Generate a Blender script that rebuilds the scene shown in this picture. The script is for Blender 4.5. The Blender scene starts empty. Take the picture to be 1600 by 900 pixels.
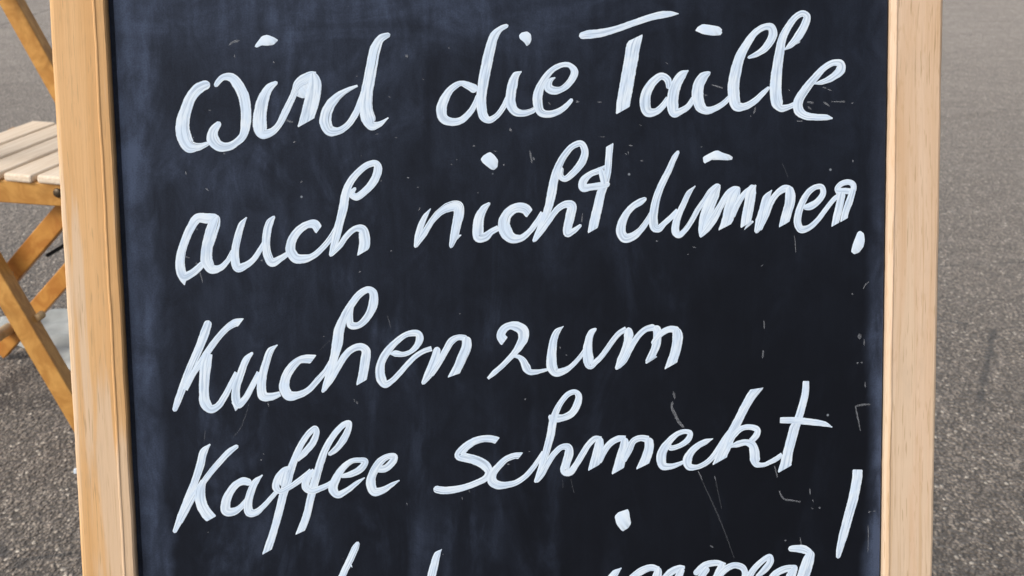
import bpy, bmesh, math, random
from mathutils import Vector, Matrix, noise

random.seed(7)
scene = bpy.context.scene
col = scene.collection
R = math.radians

# ---------------------------------------------------------------- camera, sky, sun, exposure
cam_d = bpy.data.cameras.new("camera")
cam = bpy.data.objects.new("camera", cam_d)
col.objects.link(cam)
cam.location = (0, 0, 1.04)
cam.rotation_euler = (R(70), 0, 0)
cam_d.sensor_width = 36
cam_d.lens = 49.455
cam_d.clip_start = 0.02
cam_d.clip_end = 2000
cam_d.dof.use_dof = True
cam_d.dof.focus_distance = 0.98
cam_d.dof.aperture_fstop = 24
scene.camera = cam

SUN_DIR = Vector((-0.70, -0.42, 0.72)).normalized()      # towards the sun, behind thin cloud
world = bpy.data.worlds.new("World")
scene.world = world
world.use_nodes = True
wt = world.node_tree
for n_ in list(wt.nodes):
    wt.nodes.remove(n_)
sky = wt.nodes.new("ShaderNodeTexSky")
sky.sky_type = 'NISHITA'
sky.sun_disc = False
sky.sun_elevation = math.asin(SUN_DIR.z)
sky.sun_rotation = math.atan2(SUN_DIR.x, SUN_DIR.y)
sky.dust_density = 4.0
sky.air_density = 1.0
hs = wt.nodes.new("ShaderNodeHueSaturation")
hs.inputs['Saturation'].default_value = 0.40
bg = wt.nodes.new("ShaderNodeBackground")
bg.inputs['Strength'].default_value = 0.11
wo = wt.nodes.new("ShaderNodeOutputWorld")
wt.links.new(sky.outputs[0], hs.inputs['Color'])
wt.links.new(hs.outputs[0], bg.inputs['Color'])
wt.links.new(bg.outputs[0], wo.inputs['Surface'])

sun_d = bpy.data.lights.new("sun", 'SUN')
sun_d.energy = 1.5
sun_d.angle = R(22)
sun_d.color = (1.0, 0.965, 0.92)
sun = bpy.data.objects.new("sun", sun_d)
col.objects.link(sun)
sun.rotation_euler = SUN_DIR.to_track_quat('Z', 'Y').to_euler()

vs = scene.view_settings
vs.view_transform = 'Standard'
vs.look = 'None'
vs.exposure = 0.48
vs.gamma = 1.0
vs.use_curve_mapping = False


# ---------------------------------------------------------------- node helper
class NT:
    def __init__(self, name):
        self.m = bpy.data.materials.new(name)
        self.m.use_nodes = True
        self.t = self.m.node_tree
        for n in list(self.t.nodes):
            self.t.nodes.remove(n)
        self.out = self.t.nodes.new("ShaderNodeOutputMaterial")
        self.b = self.t.nodes.new("ShaderNodeBsdfPrincipled")
        self.t.links.new(self.b.outputs[0], self.out.inputs['Surface'])

    def put(self, sock, v):
        if v is None:
            return
        if hasattr(v, 'is_output'):
            self.t.links.new(v, sock)
        elif isinstance(v, (tuple, list)):
            sock.default_value = tuple(v) + ((1,) if len(v) == 3 and len(sock.default_value) == 4 else ())
        else:
            sock.default_value = v

    def coord(self, kind='Object'):
        return self.t.nodes.new("ShaderNodeTexCoord").outputs[kind]

    def mapping(self, vec, scale=(1, 1, 1), loc=(0, 0, 0), rot=(0, 0, 0)):
        n = self.t.nodes.new("ShaderNodeMapping")
        self.put(n.inputs['Vector'], vec)
        n.inputs['Scale'].default_value = scale
        n.inputs['Location'].default_value = loc
        n.inputs['Rotation'].default_value = rot
        return n.outputs[0]

    def sep(self, vec):
        n = self.t.nodes.new("ShaderNodeSeparateXYZ")
        self.put(n.inputs[0], vec)
        return n.outputs

    def comb(self, x, y, z=0.0):
        n = self.t.nodes.new("ShaderNodeCombineXYZ")
        for s, v in zip(n.inputs, (x, y, z)):
            self.put(s, v)
        return n.outputs[0]

    def noise(self, vec, scale=5, detail=3, rough=0.5, dist=0.0, color=False):
        n = self.t.nodes.new("ShaderNodeTexNoise")
        self.put(n.inputs['Vector'], vec)
        n.inputs['Scale'].default_value = scale
        n.inputs['Detail'].default_value = detail
        n.inputs['Roughness'].default_value = rough
        n.inputs['Distortion'].default_value = dist
        return n.outputs['Color' if color else 'Fac']

    def voronoi(self, vec, scale=5, feature='F1', rand=1.0):
        n = self.t.nodes.new("ShaderNodeTexVoronoi")
        n.feature = feature
        self.put(n.inputs['Vector'], vec)
        n.inputs['Scale'].default_value = scale
        n.inputs['Randomness'].default_value = rand
        return n.outputs

    def math(self, op, a, b=None, c=None, clamp=False):
        n = self.t.nodes.new("ShaderNodeMath")
        n.operation = op
        n.use_clamp = clamp
        for s, v in zip(n.inputs, (a, b, c)):
            self.put(s, v)
        return n.outputs[0]

    def ramp(self, fac, lo, hi, a=0.0, b=1.0, smooth=True):
        n = self.t.nodes.new("ShaderNodeMapRange")
        n.interpolation_type = 'SMOOTHSTEP' if smooth else 'LINEAR'
        n.clamp = True
        self.put(n.inputs['Value'], fac)
        for k, v in zip(('From Min', 'From Max', 'To Min', 'To Max'), (lo, hi, a, b)):
            self.put(n.inputs[k], v)
        return n.outputs['Result']

    def mix(self, fac, a, b, mode='MIX'):
        n = self.t.nodes.new("ShaderNodeMix")
        n.data_type = 'RGBA'
        n.blend_type = mode
        self.put(n.inputs[0], fac)
        self.put(n.inputs[6], a)
        self.put(n.inputs[7], b)
        return n.outputs[2]

    def bump(self, h, strength=0.5, dist=0.001, normal=None):
        n = self.t.nodes.new("ShaderNodeBump")
        n.inputs['Strength'].default_value = strength
        n.inputs['Distance'].default_value = dist
        self.put(n.inputs['Height'], h)
        if normal is not None:
            self.put(n.inputs['Normal'], normal)
        return n.outputs[0]

    def set(self, **k):
        names = dict(color='Base Color', rough='Roughness', normal='Normal', spec='Specular IOR Level',
                     alpha='Alpha', coat='Coat Weight', coatr='Coat Roughness', metal='Metallic')
        for a, v in k.items():
            self.put(self.b.inputs[names[a]], v)
        return self.m


# ---------------------------------------------------------------- materials
def mat_asphalt():
    m = NT("asphalt")
    co = m.coord('Object')
    warp = m.noise(co, 60, 2, color=True)
    v1 = m.t.nodes.new("ShaderNodeVectorMath"); v1.operation = 'MULTIPLY_ADD'
    m.put(v1.inputs[0], warp); v1.inputs[1].default_value = (0.004, 0.004, 0.0); m.put(v1.inputs[2], co)
    cw = m.mapping(v1.outputs[0], (1, 0.72, 1))
    a = m.voronoi(cw, 125)
    b = m.voronoi(cw, 210)
    big = m.noise(co, 1.1, 3, 0.55)
    mid = m.noise(co, 6.0, 3, 0.6)
    fine = m.noise(co, 420, 2, 0.6)
    ra = m.sep(a['Color'])[0]
    rb = m.sep(b['Color'])[1]
    stone = m.mix(m.ramp(ra, 0.1, 1.0), (0.150, 0.120, 0.094), (0.420, 0.350, 0.282))
    stone = m.mix(m.ramp(ra, 0.88, 0.95), stone, (0.68, 0.60, 0.50))
    stone2 = m.mix(m.ramp(rb, 0.2, 1.0), (0.100, 0.080, 0.062), (0.310, 0.258, 0.207))
    exposed = m.ramp(a['Distance'], 0.30, 0.48, 1.0, 0.0)
    c = m.mix(exposed, stone2, stone)
    gap = m.ramp(b['Distance'], 0.38, 0.62, 0.0, 0.85)
    c = m.mix(m.math('MULTIPLY', gap, m.ramp(exposed, 0, 1, 1.0, 0.15)), c, (0.040, 0.033, 0.027))
    c = m.mix(m.ramp(mid, 0.48, 0.75, 0.0, 0.30), c, (0.12, 0.10, 0.082))
    st_ = m.noise(m.mapping(co, (1, 1, 1), (5, 2, 0)), 3.2, 4, 0.65, 0.6)
    c = m.mix(m.ramp(st_, 0.56, 0.66, 0.0, 0.38), c, (0.085, 0.072, 0.060))
    # paler worn paving down the street; grazing sky brightness painted into its colour
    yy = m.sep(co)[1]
    wear_sheen = m.ramp(m.math('MULTIPLY_ADD', big, 1.6, yy), 3.2, 7.0, 0.0, 0.60, False)
    wear_sheen = m.math('MULTIPLY', wear_sheen, m.ramp(m.noise(m.mapping(co, (3, 9, 1)), 1.0, 4, 0.6), 0.3, 0.7, 0.75, 1.1), clamp=True)
    c = m.mix(wear_sheen, c, (0.47, 0.41, 0.355))
    # coarse mottling that still reads further off
    for sc_, amt in ((75, 0.20), (30, 0.12)):
        cm = m.noise(m.mapping(co, (1, 0.55, 1), (sc_, 0, 0)), sc_, 3, 0.6)
        c = m.mix(m.ramp(cm, 0.42, 0.62, amt, 0.0), c, (0.085, 0.071, 0.058))
        c = m.mix(m.ramp(cm, 0.50, 0.70, 0.0, amt), c, (0.52, 0.45, 0.385))
    # hairline cracks and a worn seam
    cr = m.voronoi(m.mapping(co, (0.55, 1.5, 1), (0.3, 0.2, 0)), 1.1, 'DISTANCE_TO_EDGE')
    jag = m.noise(co, 25, 3)
    crack = m.ramp(m.math('MULTIPLY_ADD', jag, 0.02, cr['Distance']), 0.010, 0.016, 0.75, 0.0)
    crack = m.math('MULTIPLY', crack, m.ramp(m.noise(co, 2.3, 2), 0.42, 0.52))
    c = m.mix(crack, c, (0.035, 0.032, 0.03))
    h = m.math('MULTIPLY_ADD', m.ramp(a['Distance'], 0.0, 0.7, 1.0, 0.0), 1.0, m.math('MULTIPLY', m.ramp(b['Distance'], 0, 0.7, 1, 0), 0.6))
    h = m.math('MULTIPLY_ADD', fine, 0.35, h)
    m.b.inputs['Sheen Weight'].default_value = 0.12
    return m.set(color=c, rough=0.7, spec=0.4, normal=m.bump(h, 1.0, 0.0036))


def mat_frame(name, seed, warm, pale, lo=(0.67, 0.385, 0.165), hi=(0.74, 0.450, 0.215)):
    m = NT(name)
    co = m.mapping(m.coord('Object'), (1, 1, 1), (seed * 1.37, seed * 0.71, seed * 2.9))
    sway = m.noise(m.mapping(co, (6, 6, 2.2)), 1.0, 2, color=True)
    v1 = m.t.nodes.new("ShaderNodeVectorMath"); v1.operation = 'MULTIPLY_ADD'
    m.put(v1.inputs[0], sway); v1.inputs[1].default_value = (0.010, 0.004, 0.0); m.put(v1.inputs[2], co)
    cw = v1.outputs[0]
    rings = m.noise(m.mapping(cw, (95, 60, 3.0)), 1.0, 3, 0.55)
    fibre = m.noise(m.mapping(cw, (700, 500, 14)), 1.0, 2, 0.6)
    pore = m.noise(m.mapping(cw, (900, 600, 45)), 1.0, 1, 0.5)
    c = m.mix(m.ramp(rings, 0.34, 0.66), lo, hi)
    fleck = m.noise(m.mapping(cw, (420, 300, 75)), 1.0, 2, 0.6)
    c = m.mix(m.ramp(fleck, 0.55, 0.72, 0.0, 0.30), c, (0.52, 0.33, 0.165))
    blot = m.noise(m.mapping(co, (26, 10, 4.5)), 1.0, 3, 0.6, 0.6)
    c = m.mix(m.ramp(blot, 0.44, 0.72, 0.0, warm * 0.8), c, (0.60, 0.315, 0.110))
    z = m.sep(m.coord('Object'))[2]
    wear = m.noise(m.mapping(co, (70, 20, 3.6), (3, 1, 2)), 1.0, 4, 0.55)
    ox = m.math('ABSOLUTE', m.sep(m.coord('Object'))[0])
    wsum = m.math('ADD', wear, m.ramp(z, -0.22, 0.12, pale, -0.05))
    wsum = m.math('ADD', wsum, m.math('MULTIPLY', m.ramp(ox, 0.292, 0.274, 0.0, 0.20), m.ramp(z, -0.15, 0.02, 1.0, 0.0)))
    wsum = m.math('ADD', wsum, m.ramp(ox, 0.2955, 0.2985, 0.0, 0.13))
    c = m.mix(m.ramp(wsum, 0.545, 0.64, 0.0, 0.72), c, (0.72, 0.545, 0.385))
    c = m.mix(m.ramp(fibre, 0.50, 0.75, 0.0, 0.30), c, (0.46, 0.29, 0.135))
    c = m.mix(m.ramp(pore, 0.64, 0.73, 0.0, 0.5), c, (0.40, 0.25, 0.12))
    c = m.mix(m.ramp(rings, 0.68, 0.74, 0.0, 0.35), c, (0.50, 0.30, 0.13))
    kn = m.voronoi(m.mapping(co, (16, 0.01, 5.5), (0.35, 0, 0.2)), 1.0)
    knot = m.math('MULTIPLY', m.ramp(m.sep(kn['Color'])[0], 0.78, 0.80), m.ramp(kn['Distance'], 0.03, 0.055, 0.7, 0.0))
    c = m.mix(knot, c, (0.30, 0.165, 0.075))
    grime = m.noise(m.mapping(co, (40, 20, 12), (9, 4, 1)), 1.0, 5, 0.7)
    c = m.mix(m.ramp(grime, 0.56, 0.76, 0.0, 0.20), c, (0.44, 0.34, 0.25))
    return m.set(color=c, rough=0.62, spec=0.3, normal=m.bump(fibre, 0.25, 0.0006))


def mat_varnish(name, a, b, rough=0.42):
    m = NT(name)
    co = m.coord('Object')
    g = m.noise(m.mapping(co, (30, 90, 30)), 1.0, 4, 0.6, 0.8)
    blot = m.noise(co, 14, 3, 0.6)
    c = m.mix(m.ramp(g, 0.35, 0.68), a, b)
    c = m.mix(m.ramp(blot, 0.52, 0.72, 0.0, 0.45), c, tuple(x * 0.6 for x in a))
    return m.set(color=c, rough=rough, spec=0.4, normal=m.bump(g, 0.15, 0.001))


def mat_slat():
    m = NT("bleached_wood")
    co = m.coord('Object')
    g = m.noise(m.mapping(co, (160, 6, 160)), 1.0, 3, 0.6)
    blot = m.noise(m.mapping(co, (20, 9, 20)), 1.0, 3, 0.6)
    c = m.mix(m.ramp(g, 0.3, 0.7), (0.70, 0.56, 0.41), (0.82, 0.70, 0.56))
    c = m.mix(m.ramp(blot, 0.5, 0.75, 0.0, 0.5), c, (0.58, 0.44, 0.31))
    return m.set(color=c, rough=0.6, spec=0.3, normal=m.bump(g, 0.2, 0.0008))


def mat_board():
    """black slate paint with wiped chalk residue and painted-in reflection; object x across, z up the panel (metres)"""
    m = NT("chalkboard_paint")
    co = m.coord('Object')
    x, y, z = m.sep(co)[0:3]
    n1 = m.noise(m.mapping(co, (14, 1, 7)), 1.0, 4, 0.6, 0.5)
    n2 = m.noise(m.mapping(co, (60, 1, 18), (2, 0, 5), (0, 0.25, 0)), 1.0, 3, 0.6, 0.4)
    n3 = m.noise(co, 5.0, 3, 0.55, 0.8)
    wig = m.math('MULTIPLY_ADD', n1, 0.045, x)
    # unwiped margins beside the stiles; the left one also paints in reflected sky
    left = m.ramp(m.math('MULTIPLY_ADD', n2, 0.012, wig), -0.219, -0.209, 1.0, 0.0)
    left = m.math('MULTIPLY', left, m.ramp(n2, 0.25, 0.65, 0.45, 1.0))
    wigr = m.math('MULTIPLY_ADD', n1, 0.020, x)
    right = m.math('MULTIPLY', m.ramp(wigr, 0.259, 0.274, 0.0, 1.0), m.ramp(n2, 0.3, 0.66, 0.25, 1.1))
    right = m.math('MULTIPLY', right, m.ramp(m.math('MULTIPLY_ADD', n2, 0.2, z), -0.05, 0.26, 0.85, 0.12))
    # haze of old chalk, thinning to the right, with reflected surroundings painted in
    haze_refl = m.math('ADD', m.ramp(x, -0.26, 0.20, 0.17, 0.02), m.ramp(z, -0.1, 0.2, 0.0, 0.10))
    haze_refl = m.math('MULTIPLY', haze_refl, m.ramp(n3, 0.2, 0.75, 0.55, 1.25))
    haze_refl = m.math('MULTIPLY', haze_refl, m.ramp(n1, 0.3, 0.7, 0.8, 1.2))
    haze_refl = m.math('MULTIPLY', haze_refl, m.ramp(z, -0.2, 0.12, 0.62, 1.05))
    # wiping arcs near the top
    tz = m.math('MULTIPLY_ADD', n3, 0.06, z)
    top = m.math('MULTIPLY', m.ramp(tz, 0.17, 0.225, 0.0, 1.0), m.ramp(x, -0.05, 0.2, 1.0, 0.0))
    sw = m.noise(m.mapping(co, (11, 1, 30), (1, 0, 3), (0, 0.35, 0)), 1.0, 4, 0.6, 2.2)
    top = m.math('MULTIPLY', top, m.ramp(sw, 0.32, 0.68, 0.25, 1.0))
    smear = m.math('MULTIPLY', m.ramp(m.noise(m.mapping(co, (22, 1, 9), (7, 0, 1), (0, -0.35, 0)), 1.0, 4, 0.65, 1.2), 0.50, 0.78), m.ramp(x, -0.2, 0.2, 0.30, 0.05))
    d = m.math('ADD', haze_refl, m.math('MULTIPLY', left, 0.46))
    d = m.math('ADD', d, m.math('MULTIPLY', right, 1.3))
    d = m.math('ADD', d, m.math('MULTIPLY', top, 0.40))
    d = m.math('ADD', d, smear)
    wipe = m.noise(m.mapping(co, (150, 1, 9), (0, 0, 0), (0, 0.22, 0)), 1.0, 3, 0.6, 0.3)
    d = m.math('MULTIPLY', d, m.ramp(wipe, 0.3, 0.7, 0.86, 1.14))
    mott = m.noise(m.mapping(co, (46, 1, 30), (0, 0, 0), (0, 0.6, 0)), 1.0, 5, 0.68, 0.7)
    d = m.math('MULTIPLY', d, m.ramp(mott, 0.28, 0.72, 0.62, 1.38))
    grain = m.noise(co, 900, 2, 0.7)
    d = m.math('MULTIPLY', d, m.ramp(grain, 0.2, 0.8, 0.75, 1.25), clamp=True)
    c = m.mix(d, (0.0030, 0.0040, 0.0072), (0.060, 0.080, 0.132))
    vo = m.voronoi(co, 85)
    pick = m.ramp(m.sep(vo['Color'])[0], 0.955, 0.965)
    dot = m.math('MULTIPLY', pick, m.ramp(vo['Distance'], 0.04, 0.10, 0.5, 0.0))
    c = m.mix(dot, c, (0.42, 0.47, 0.53))
    return m.set(color=c, rough=m.ramp(d, 0, 1, 0.50, 0.70), spec=0.17, normal=m.bump(grain, 0.12, 0.0003))


def mat_paint():
    """liquid chalk: brushed streaks follow the stroke (uv x = mm along, uv y = 0..1 across)"""
    m = NT("white_liquid_chalk")
    uv = m.coord('UV')
    u, v = m.sep(uv)[0:2]
    st = m.noise(m.comb(m.math('MULTIPLY', u, 0.035), m.math('MULTIPLY', v, 4.5)), 1.0, 3, 0.55)
    st2 = m.noise(m.comb(m.math('MULTIPLY', u, 0.06), m.math('MULTIPLY', v, 11.0), 4.0), 1.0, 2, 0.5)
    cloud = m.noise(m.comb(m.math('MULTIPLY', u, 0.10), m.math('MULTIPLY', v, 1.2), 9.0), 1.0, 2, 0.5)
    edge = m.math('ABSOLUTE', m.math('SUBTRACT', v, 0.5))
    core = m.ramp(m.math('MULTIPLY_ADD', cloud, 0.30, edge), 0.40, 0.62, 1.0, 0.0)
    dark = m.math('MULTIPLY', core, m.ramp(st, 0.46, 0.66))
    dark = m.math('MULTIPLY_ADD', m.math('MULTIPLY', core, m.ramp(st2, 0.50, 0.72)), 0.45, m.math('MULTIPLY', dark, 0.75), clamp=True)
    c = m.mix(m.ramp(cloud, 0.35, 0.65), (0.67, 0.79, 0.93), (0.76, 0.85, 0.94))
    c = m.mix(dark, c, (0.50, 0.62, 0.78))
    dry = m.noise(m.comb(m.math('MULTIPLY', u, 0.022), m.math('MULTIPLY', v, 11.0), 17.0), 1.0, 3, 0.6)
    side = m.math('MULTIPLY', m.ramp(v, 0.62, 0.80), m.ramp(v, 0.90, 0.99, 1.0, 0.2))
    gap = m.math('MULTIPLY', m.ramp(dry, 0.60, 0.70), side)
    al = m.math('SUBTRACT', 1.0, m.math('MULTIPLY', gap, 0.75))
    al = m.math('SUBTRACT', al, m.math('MULTIPLY', dark, 0.16))
    rim = m.math('MULTIPLY', m.ramp(edge, 0.455, 0.5), m.ramp(m.noise(m.comb(m.math('MULTIPLY', u, 0.5), v, 3.0), 1.0, 2), 0.35, 0.65, 0.05, 0.5))
    al = m.math('SUBTRACT', al, rim, clamp=True)
    return m.set(color=c, rough=0.7, spec=0.2, alpha=al, normal=m.bump(st2, 0.05, 0.0003))


def mat_mark(name, k):
    m = NT(name)
    n = m.noise(m.coord('Object'), 600, 2, 0.6)
    return m.set(color=(0.34, 0.36, 0.39), rough=0.8, spec=0.1, alpha=m.ramp(n, 0.3, 0.65, 0.45 * k, 0.95 * k))


def mat_plain(name, c, rough, metal=0.0, var=0.15, scale=40):
    m = NT(name)
    n = m.noise(m.coord('Object'), scale, 3, 0.6)
    cc = m.mix(m.ramp(n, 0.3, 0.7), tuple(x * (1 - var) for x in c), tuple(min(1, x * (1 + var)) for x in c))
    return m.set(color=cc, rough=rough, metal=metal)


M = dict(
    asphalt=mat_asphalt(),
    frame_a=mat_frame("pine_frame_amber", 1.0, 0.55, 0.02),
    frame_b=mat_frame("pine_frame_pinkish", 4.6, 0.45, 0.06, (0.68, 0.470, 0.305), (0.74, 0.540, 0.380)),
    rear=mat_frame("pine_frame_rear", 8.2, 0.3, 0.05),
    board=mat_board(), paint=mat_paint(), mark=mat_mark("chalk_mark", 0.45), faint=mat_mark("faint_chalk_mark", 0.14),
    varnish=mat_varnish("honey_varnish", (0.44, 0.205, 0.048), (0.60, 0.315, 0.085)),
    varnish_red=mat_varnish("amber_varnish", (0.46, 0.185, 0.038), (0.60, 0.285, 0.065)),
    dowel=mat_varnish("dowel_wood", (0.45, 0.29, 0.14), (0.60, 0.42, 0.22), 0.5),
    slat=mat_slat(),
    black=mat_plain("black_metal", (0.02, 0.02, 0.02), 0.4, 0.6),
    brass=mat_plain("dull_bolt", (0.12, 0.09, 0.06), 0.45, 0.8),
    steel=mat_plain("hinge_steel", (0.45, 0.45, 0.45), 0.4, 1.0),
    sheet=mat_plain("pale_plastic", (0.35, 0.36, 0.345), 0.6, 0.0, 0.22, 16),
    ply=mat_plain("rear_board", (0.02, 0.02, 0.022), 0.6),
)


# ---------------------------------------------------------------- object helpers
def link(name, me, material, parent=None):
    if material is not None and not me.materials:
        me.materials.append(material)
    o = bpy.data.objects.new(name, me)
    col.objects.link(o)
    if parent is not None:
        o.parent = parent
    return o


def from_bm(name, bm, material, parent=None, smooth=False, center=True):
    bmesh.ops.recalc_face_normals(bm, faces=bm.faces)
    me = bpy.data.meshes.new(name)
    bm.to_mesh(me)
    bm.free()
    if smooth:
        for p in me.polygons:
            p.use_smooth = True
    o = link(name, me, material, parent)
    return o


def empty(name, label, cat, mw):
    o = bpy.data.objects.new(name, None)
    o.empty_display_size = 0.1
    col.objects.link(o)
    o.matrix_world = mw
    o['label'] = label
    o['category'] = cat
    return o


def box(bm, lo, hi, bev=0.0, mw=None):
    x0, y0, z0 = lo
    x1, y1, z1 = hi
    vs_ = [bm.verts.new(p) for p in ((x0, y0, z0), (x1, y0, z0), (x1, y1, z0), (x0, y1, z0),
                                     (x0, y0, z1), (x1, y0, z1), (x1, y1, z1), (x0, y1, z1))]
    fs = [bm.faces.new([vs_[i] for i in f]) for f in ((0, 3, 2, 1), (4, 5, 6, 7), (0, 1, 5, 4), (1, 2, 6, 5), (2, 3, 7, 6), (3, 0, 4, 7))]
    if bev > 0:
        es = {e for f in fs for e in f.edges}
        r = bmesh.ops.bevel(bm, geom=list(es), offset=bev, segments=2, affect='EDGES', profile=0.5)
        vs_ = list({v for f in r['faces'] for v in f.verts} | {v for v in vs_ if v.is_valid})
    if mw is not None:
        allv = [v for v in bm.verts] if bev > 0 else vs_
        for v in allv:
            v.co = mw @ v.co
    return bm


def prism(profile, axis_lo, axis_hi, segs=1):
    """profile: (x, y) loop extruded along z"""
    bm = bmesh.new()
    rings = []
    for k in range(segs + 1):
        zz = axis_lo + (axis_hi - axis_lo) * k / segs
        rings.append([bm.verts.new((p[0], p[1], zz)) for p in profile])
    n = len(profile)
    for a, b in zip(rings[:-1], rings[1:]):
        for i in range(n):
            bm.faces.new((a[i], a[(i + 1) % n], b[(i + 1) % n], b[i]))
    bm.faces.new(rings[0][::-1])
    bm.faces.new(rings[-1])
    return bm


def tube(bm, a, b, r, n=14, r2=None):
    a, b = Vector(a), Vector(b)
    d = (b - a).normalized()
    t = d.orthogonal().normalized()
    s = d.cross(t)
    r2 = r if r2 is None else r2
    rings = []
    for p, rr in ((a, r * 0.8), (a + d * min(r * 0.25, 0.002), r), (b - d * min(r * 0.25, 0.002), r2), (b, r2 * 0.8)):
        rings.append([bm.verts.new(p + (t * math.cos(i * 2 * math.pi / n) + s * math.sin(i * 2 * math.pi / n)) * rr) for i in range(n)])
    for q, w in zip(rings[:-1], rings[1:]):
        for i in range(n):
            bm.faces.new((q[i], q[(i + 1) % n], w[(i + 1) % n], w[i]))
    bm.faces.new(rings[0][::-1])
    bm.faces.new(rings[-1])
    return bm


# ---------------------------------------------------------------- ground
me = bpy.data.meshes.new("asphalt_ground")
G = 400.0
me.from_pydata([(-G, -G, 0), (G, -G, 0), (G, G, 0), (-G, G, 0)], [], [(0, 1, 2, 3)])
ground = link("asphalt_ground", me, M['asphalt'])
ground['kind'] = 'structure'

# ---------------------------------------------------------------- chalkboard sign
# board frame: x across, z up along the leaning leaf, -y out towards the reader
u_ = Vector((0.99667079, 0.08153121, 0.0))
up = Vector((-0.01834276, 0.22422944, 0.97436374))
nn = Vector((0.07944106, -0.97111988, 0.22497844))
C0 = Vector((0.0, 0.91150184, 0.70824046))
base_v = -0.7245


def frame_matrix(x, y, z, o):
    return Matrix(((x.x, y.x, z.x, o.x), (x.y, y.y, z.y, o.y), (x.z, y.z, z.z, o.z), (0, 0, 0, 1)))


leaf_m = frame_matrix(u_, -nn, up, C0)
foot = leaf_m @ Vector((0, 0, base_v))
sign = empty("chalkboard_sign", "wooden framed chalkboard sign covered in white handwriting, standing open on the asphalt",
             "chalkboard sign", frame_matrix(u_, Vector((-u_.y, u_.x, 0)), Vector((0, 0, 1)), Vector((foot.x, foot.y, 0))))
inv = sign.matrix_world.inverted()
front_local = inv @ leaf_m


def on_leaf(o, mat=front_local, loc=(0, 0, 0)):
    o.matrix_local = mat @ Matrix.Translation(loc)
    return o


def rag(prof):
    return prof


FR = -0.0055           # frame face stands 5 mm in front of the panel (negative y = towards the reader)
BK = 0.016
LO, HI = base_v, 0.40
left_prof = [(-0.3001, BK), (-0.3001, FR + 0.0030), (-0.2996, FR + 0.0014), (-0.2986, FR + 0.0004), (-0.2970, FR),
             (-0.2722, FR), (-0.2716, FR - 0.0005), (-0.2708, FR - 0.0005), (-0.2700, FR + 0.0001),
             (-0.2652, FR + 0.0004), (-0.2641, FR + 0.0014), (-0.2638, BK)]
right_prof = [(0.2637, BK), (0.2637, FR + 0.0022), (0.2642, FR + 0.0012), (0.2668, FR - 0.0004), (0.2675, FR - 0.0004), (0.2680, FR),
              (0.2980, FR), (0.2992, FR + 0.0005), (0.3000, FR + 0.0016), (0.3002, FR + 0.0032), (0.3002, BK)]


def stile(prof, mat, lab, mtx=front_local, seed=0.0):
    bm = prism(prof, LO, HI, 150)
    bmesh.ops.recalc_face_normals(bm, faces=bm.faces)
    # slightly worn, uneven edges
    for v in bm.verts:
        if v.co.y < BK - 0.002:
            j = noise.noise((v.co.x * 40 + seed, v.co.y * 300, v.co.z * 26)) * 0.00045 + noise.noise((v.co.x * 90, seed, v.co.z * 110)) * 0.00022
            v.co.x += j
            v.co.y += abs(j) * 0.5
    o = from_bm("frame_stile", bm, mat, sign)
    if lab:
        o['label'] = lab
    return on_leaf(o, mtx)


stile(left_prof, M['frame_a'], "amber wooden upright of the frame, bleached towards its foot", seed=1.0)
stile(right_prof, M['frame_b'], "pale pinkish wooden upright of the frame", seed=5.0)


def rail(z0, z1, mat, mtx=front_local, y0=FR, y1=BK, xx=0.2638, name="frame_rail"):
    o = from_bm(name, box(bmesh.new(), (-xx, y0, z0), (xx, y1, z1), 0.0015), mat, sign)
    return on_leaf(o, mtx)


rail(0.335, 0.3995, M['frame_a'])
rail(-0.600, -0.545, M['frame_b'])
pbm = prism([(-0.2690, 0.006), (-0.2600, 0.006), (-0.2598, 0.0004), (-0.2594, 0.0), (0.2624, 0.0), (0.2627, 0.0005),
             (0.2629, 0.006), (0.2690, 0.006), (0.2690, 0.010), (-0.2690, 0.010)], -0.549, 0.339)
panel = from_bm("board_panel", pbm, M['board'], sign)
panel['label'] = "black chalkboard panel with wiped chalk haze and painted-in reflection along its edges"
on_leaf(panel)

# rear leaf hinged at the top
up2 = Vector((-nn.x * 0 + 0.01834276, -0.22422944, 0.97436374))
n2 = u_.cross(up2).normalized()          # points away from the reader or towards; only used as an axis
top = leaf_m @ Vector((0, BK + 0.003, HI))
if n2.y < 0:
    n2 = -n2
rear_m = frame_matrix(u_, n2, up2, top - up2 * HI)
rear_local = inv @ rear_m
LO2 = -0.72
for sx in (-1, 1):
    bm = box(bmesh.new(), (min(sx * 0.264, sx * 0.298), 0.0, LO2), (max(sx * 0.264, sx * 0.298), 0.02, HI - 0.004), 0.0015)
    on_leaf(from_bm("rear_stile", bm, M['rear'], sign), rear_local)
rail(0.335, 0.394, M['rear'], rear_local, 0.0, 0.02, 0.2638, "rear_rail")
rail(-0.600, -0.545, M['rear'], rear_local, 0.0, 0.02, 0.2638, "rear_rail")
o = from_bm("rear_panel", box(bmesh.new(), (-0.2685, 0.008, -0.549), (0.2685, 0.014, 0.339)), M['ply'], sign)
on_leaf(o, rear_local)
for sx in (-0.2, 0.2):
    bm = tube(bmesh.new(), (sx - 0.03, BK + 0.002, HI + 0.002), (sx + 0.03, BK + 0.002, HI + 0.002), 0.004)
    on_leaf(from_bm("hinge", bm, M['steel'], sign))
# white chip caught on the outer edge of the upright
bm = box(bmesh.new(), (-0.3022, -0.003, -0.119), (-0.2996, 0.001, -0.1155), 0.0006)
o = from_bm("paint_chip", bm, M['paint'], sign)
on_leaf(o)

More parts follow.
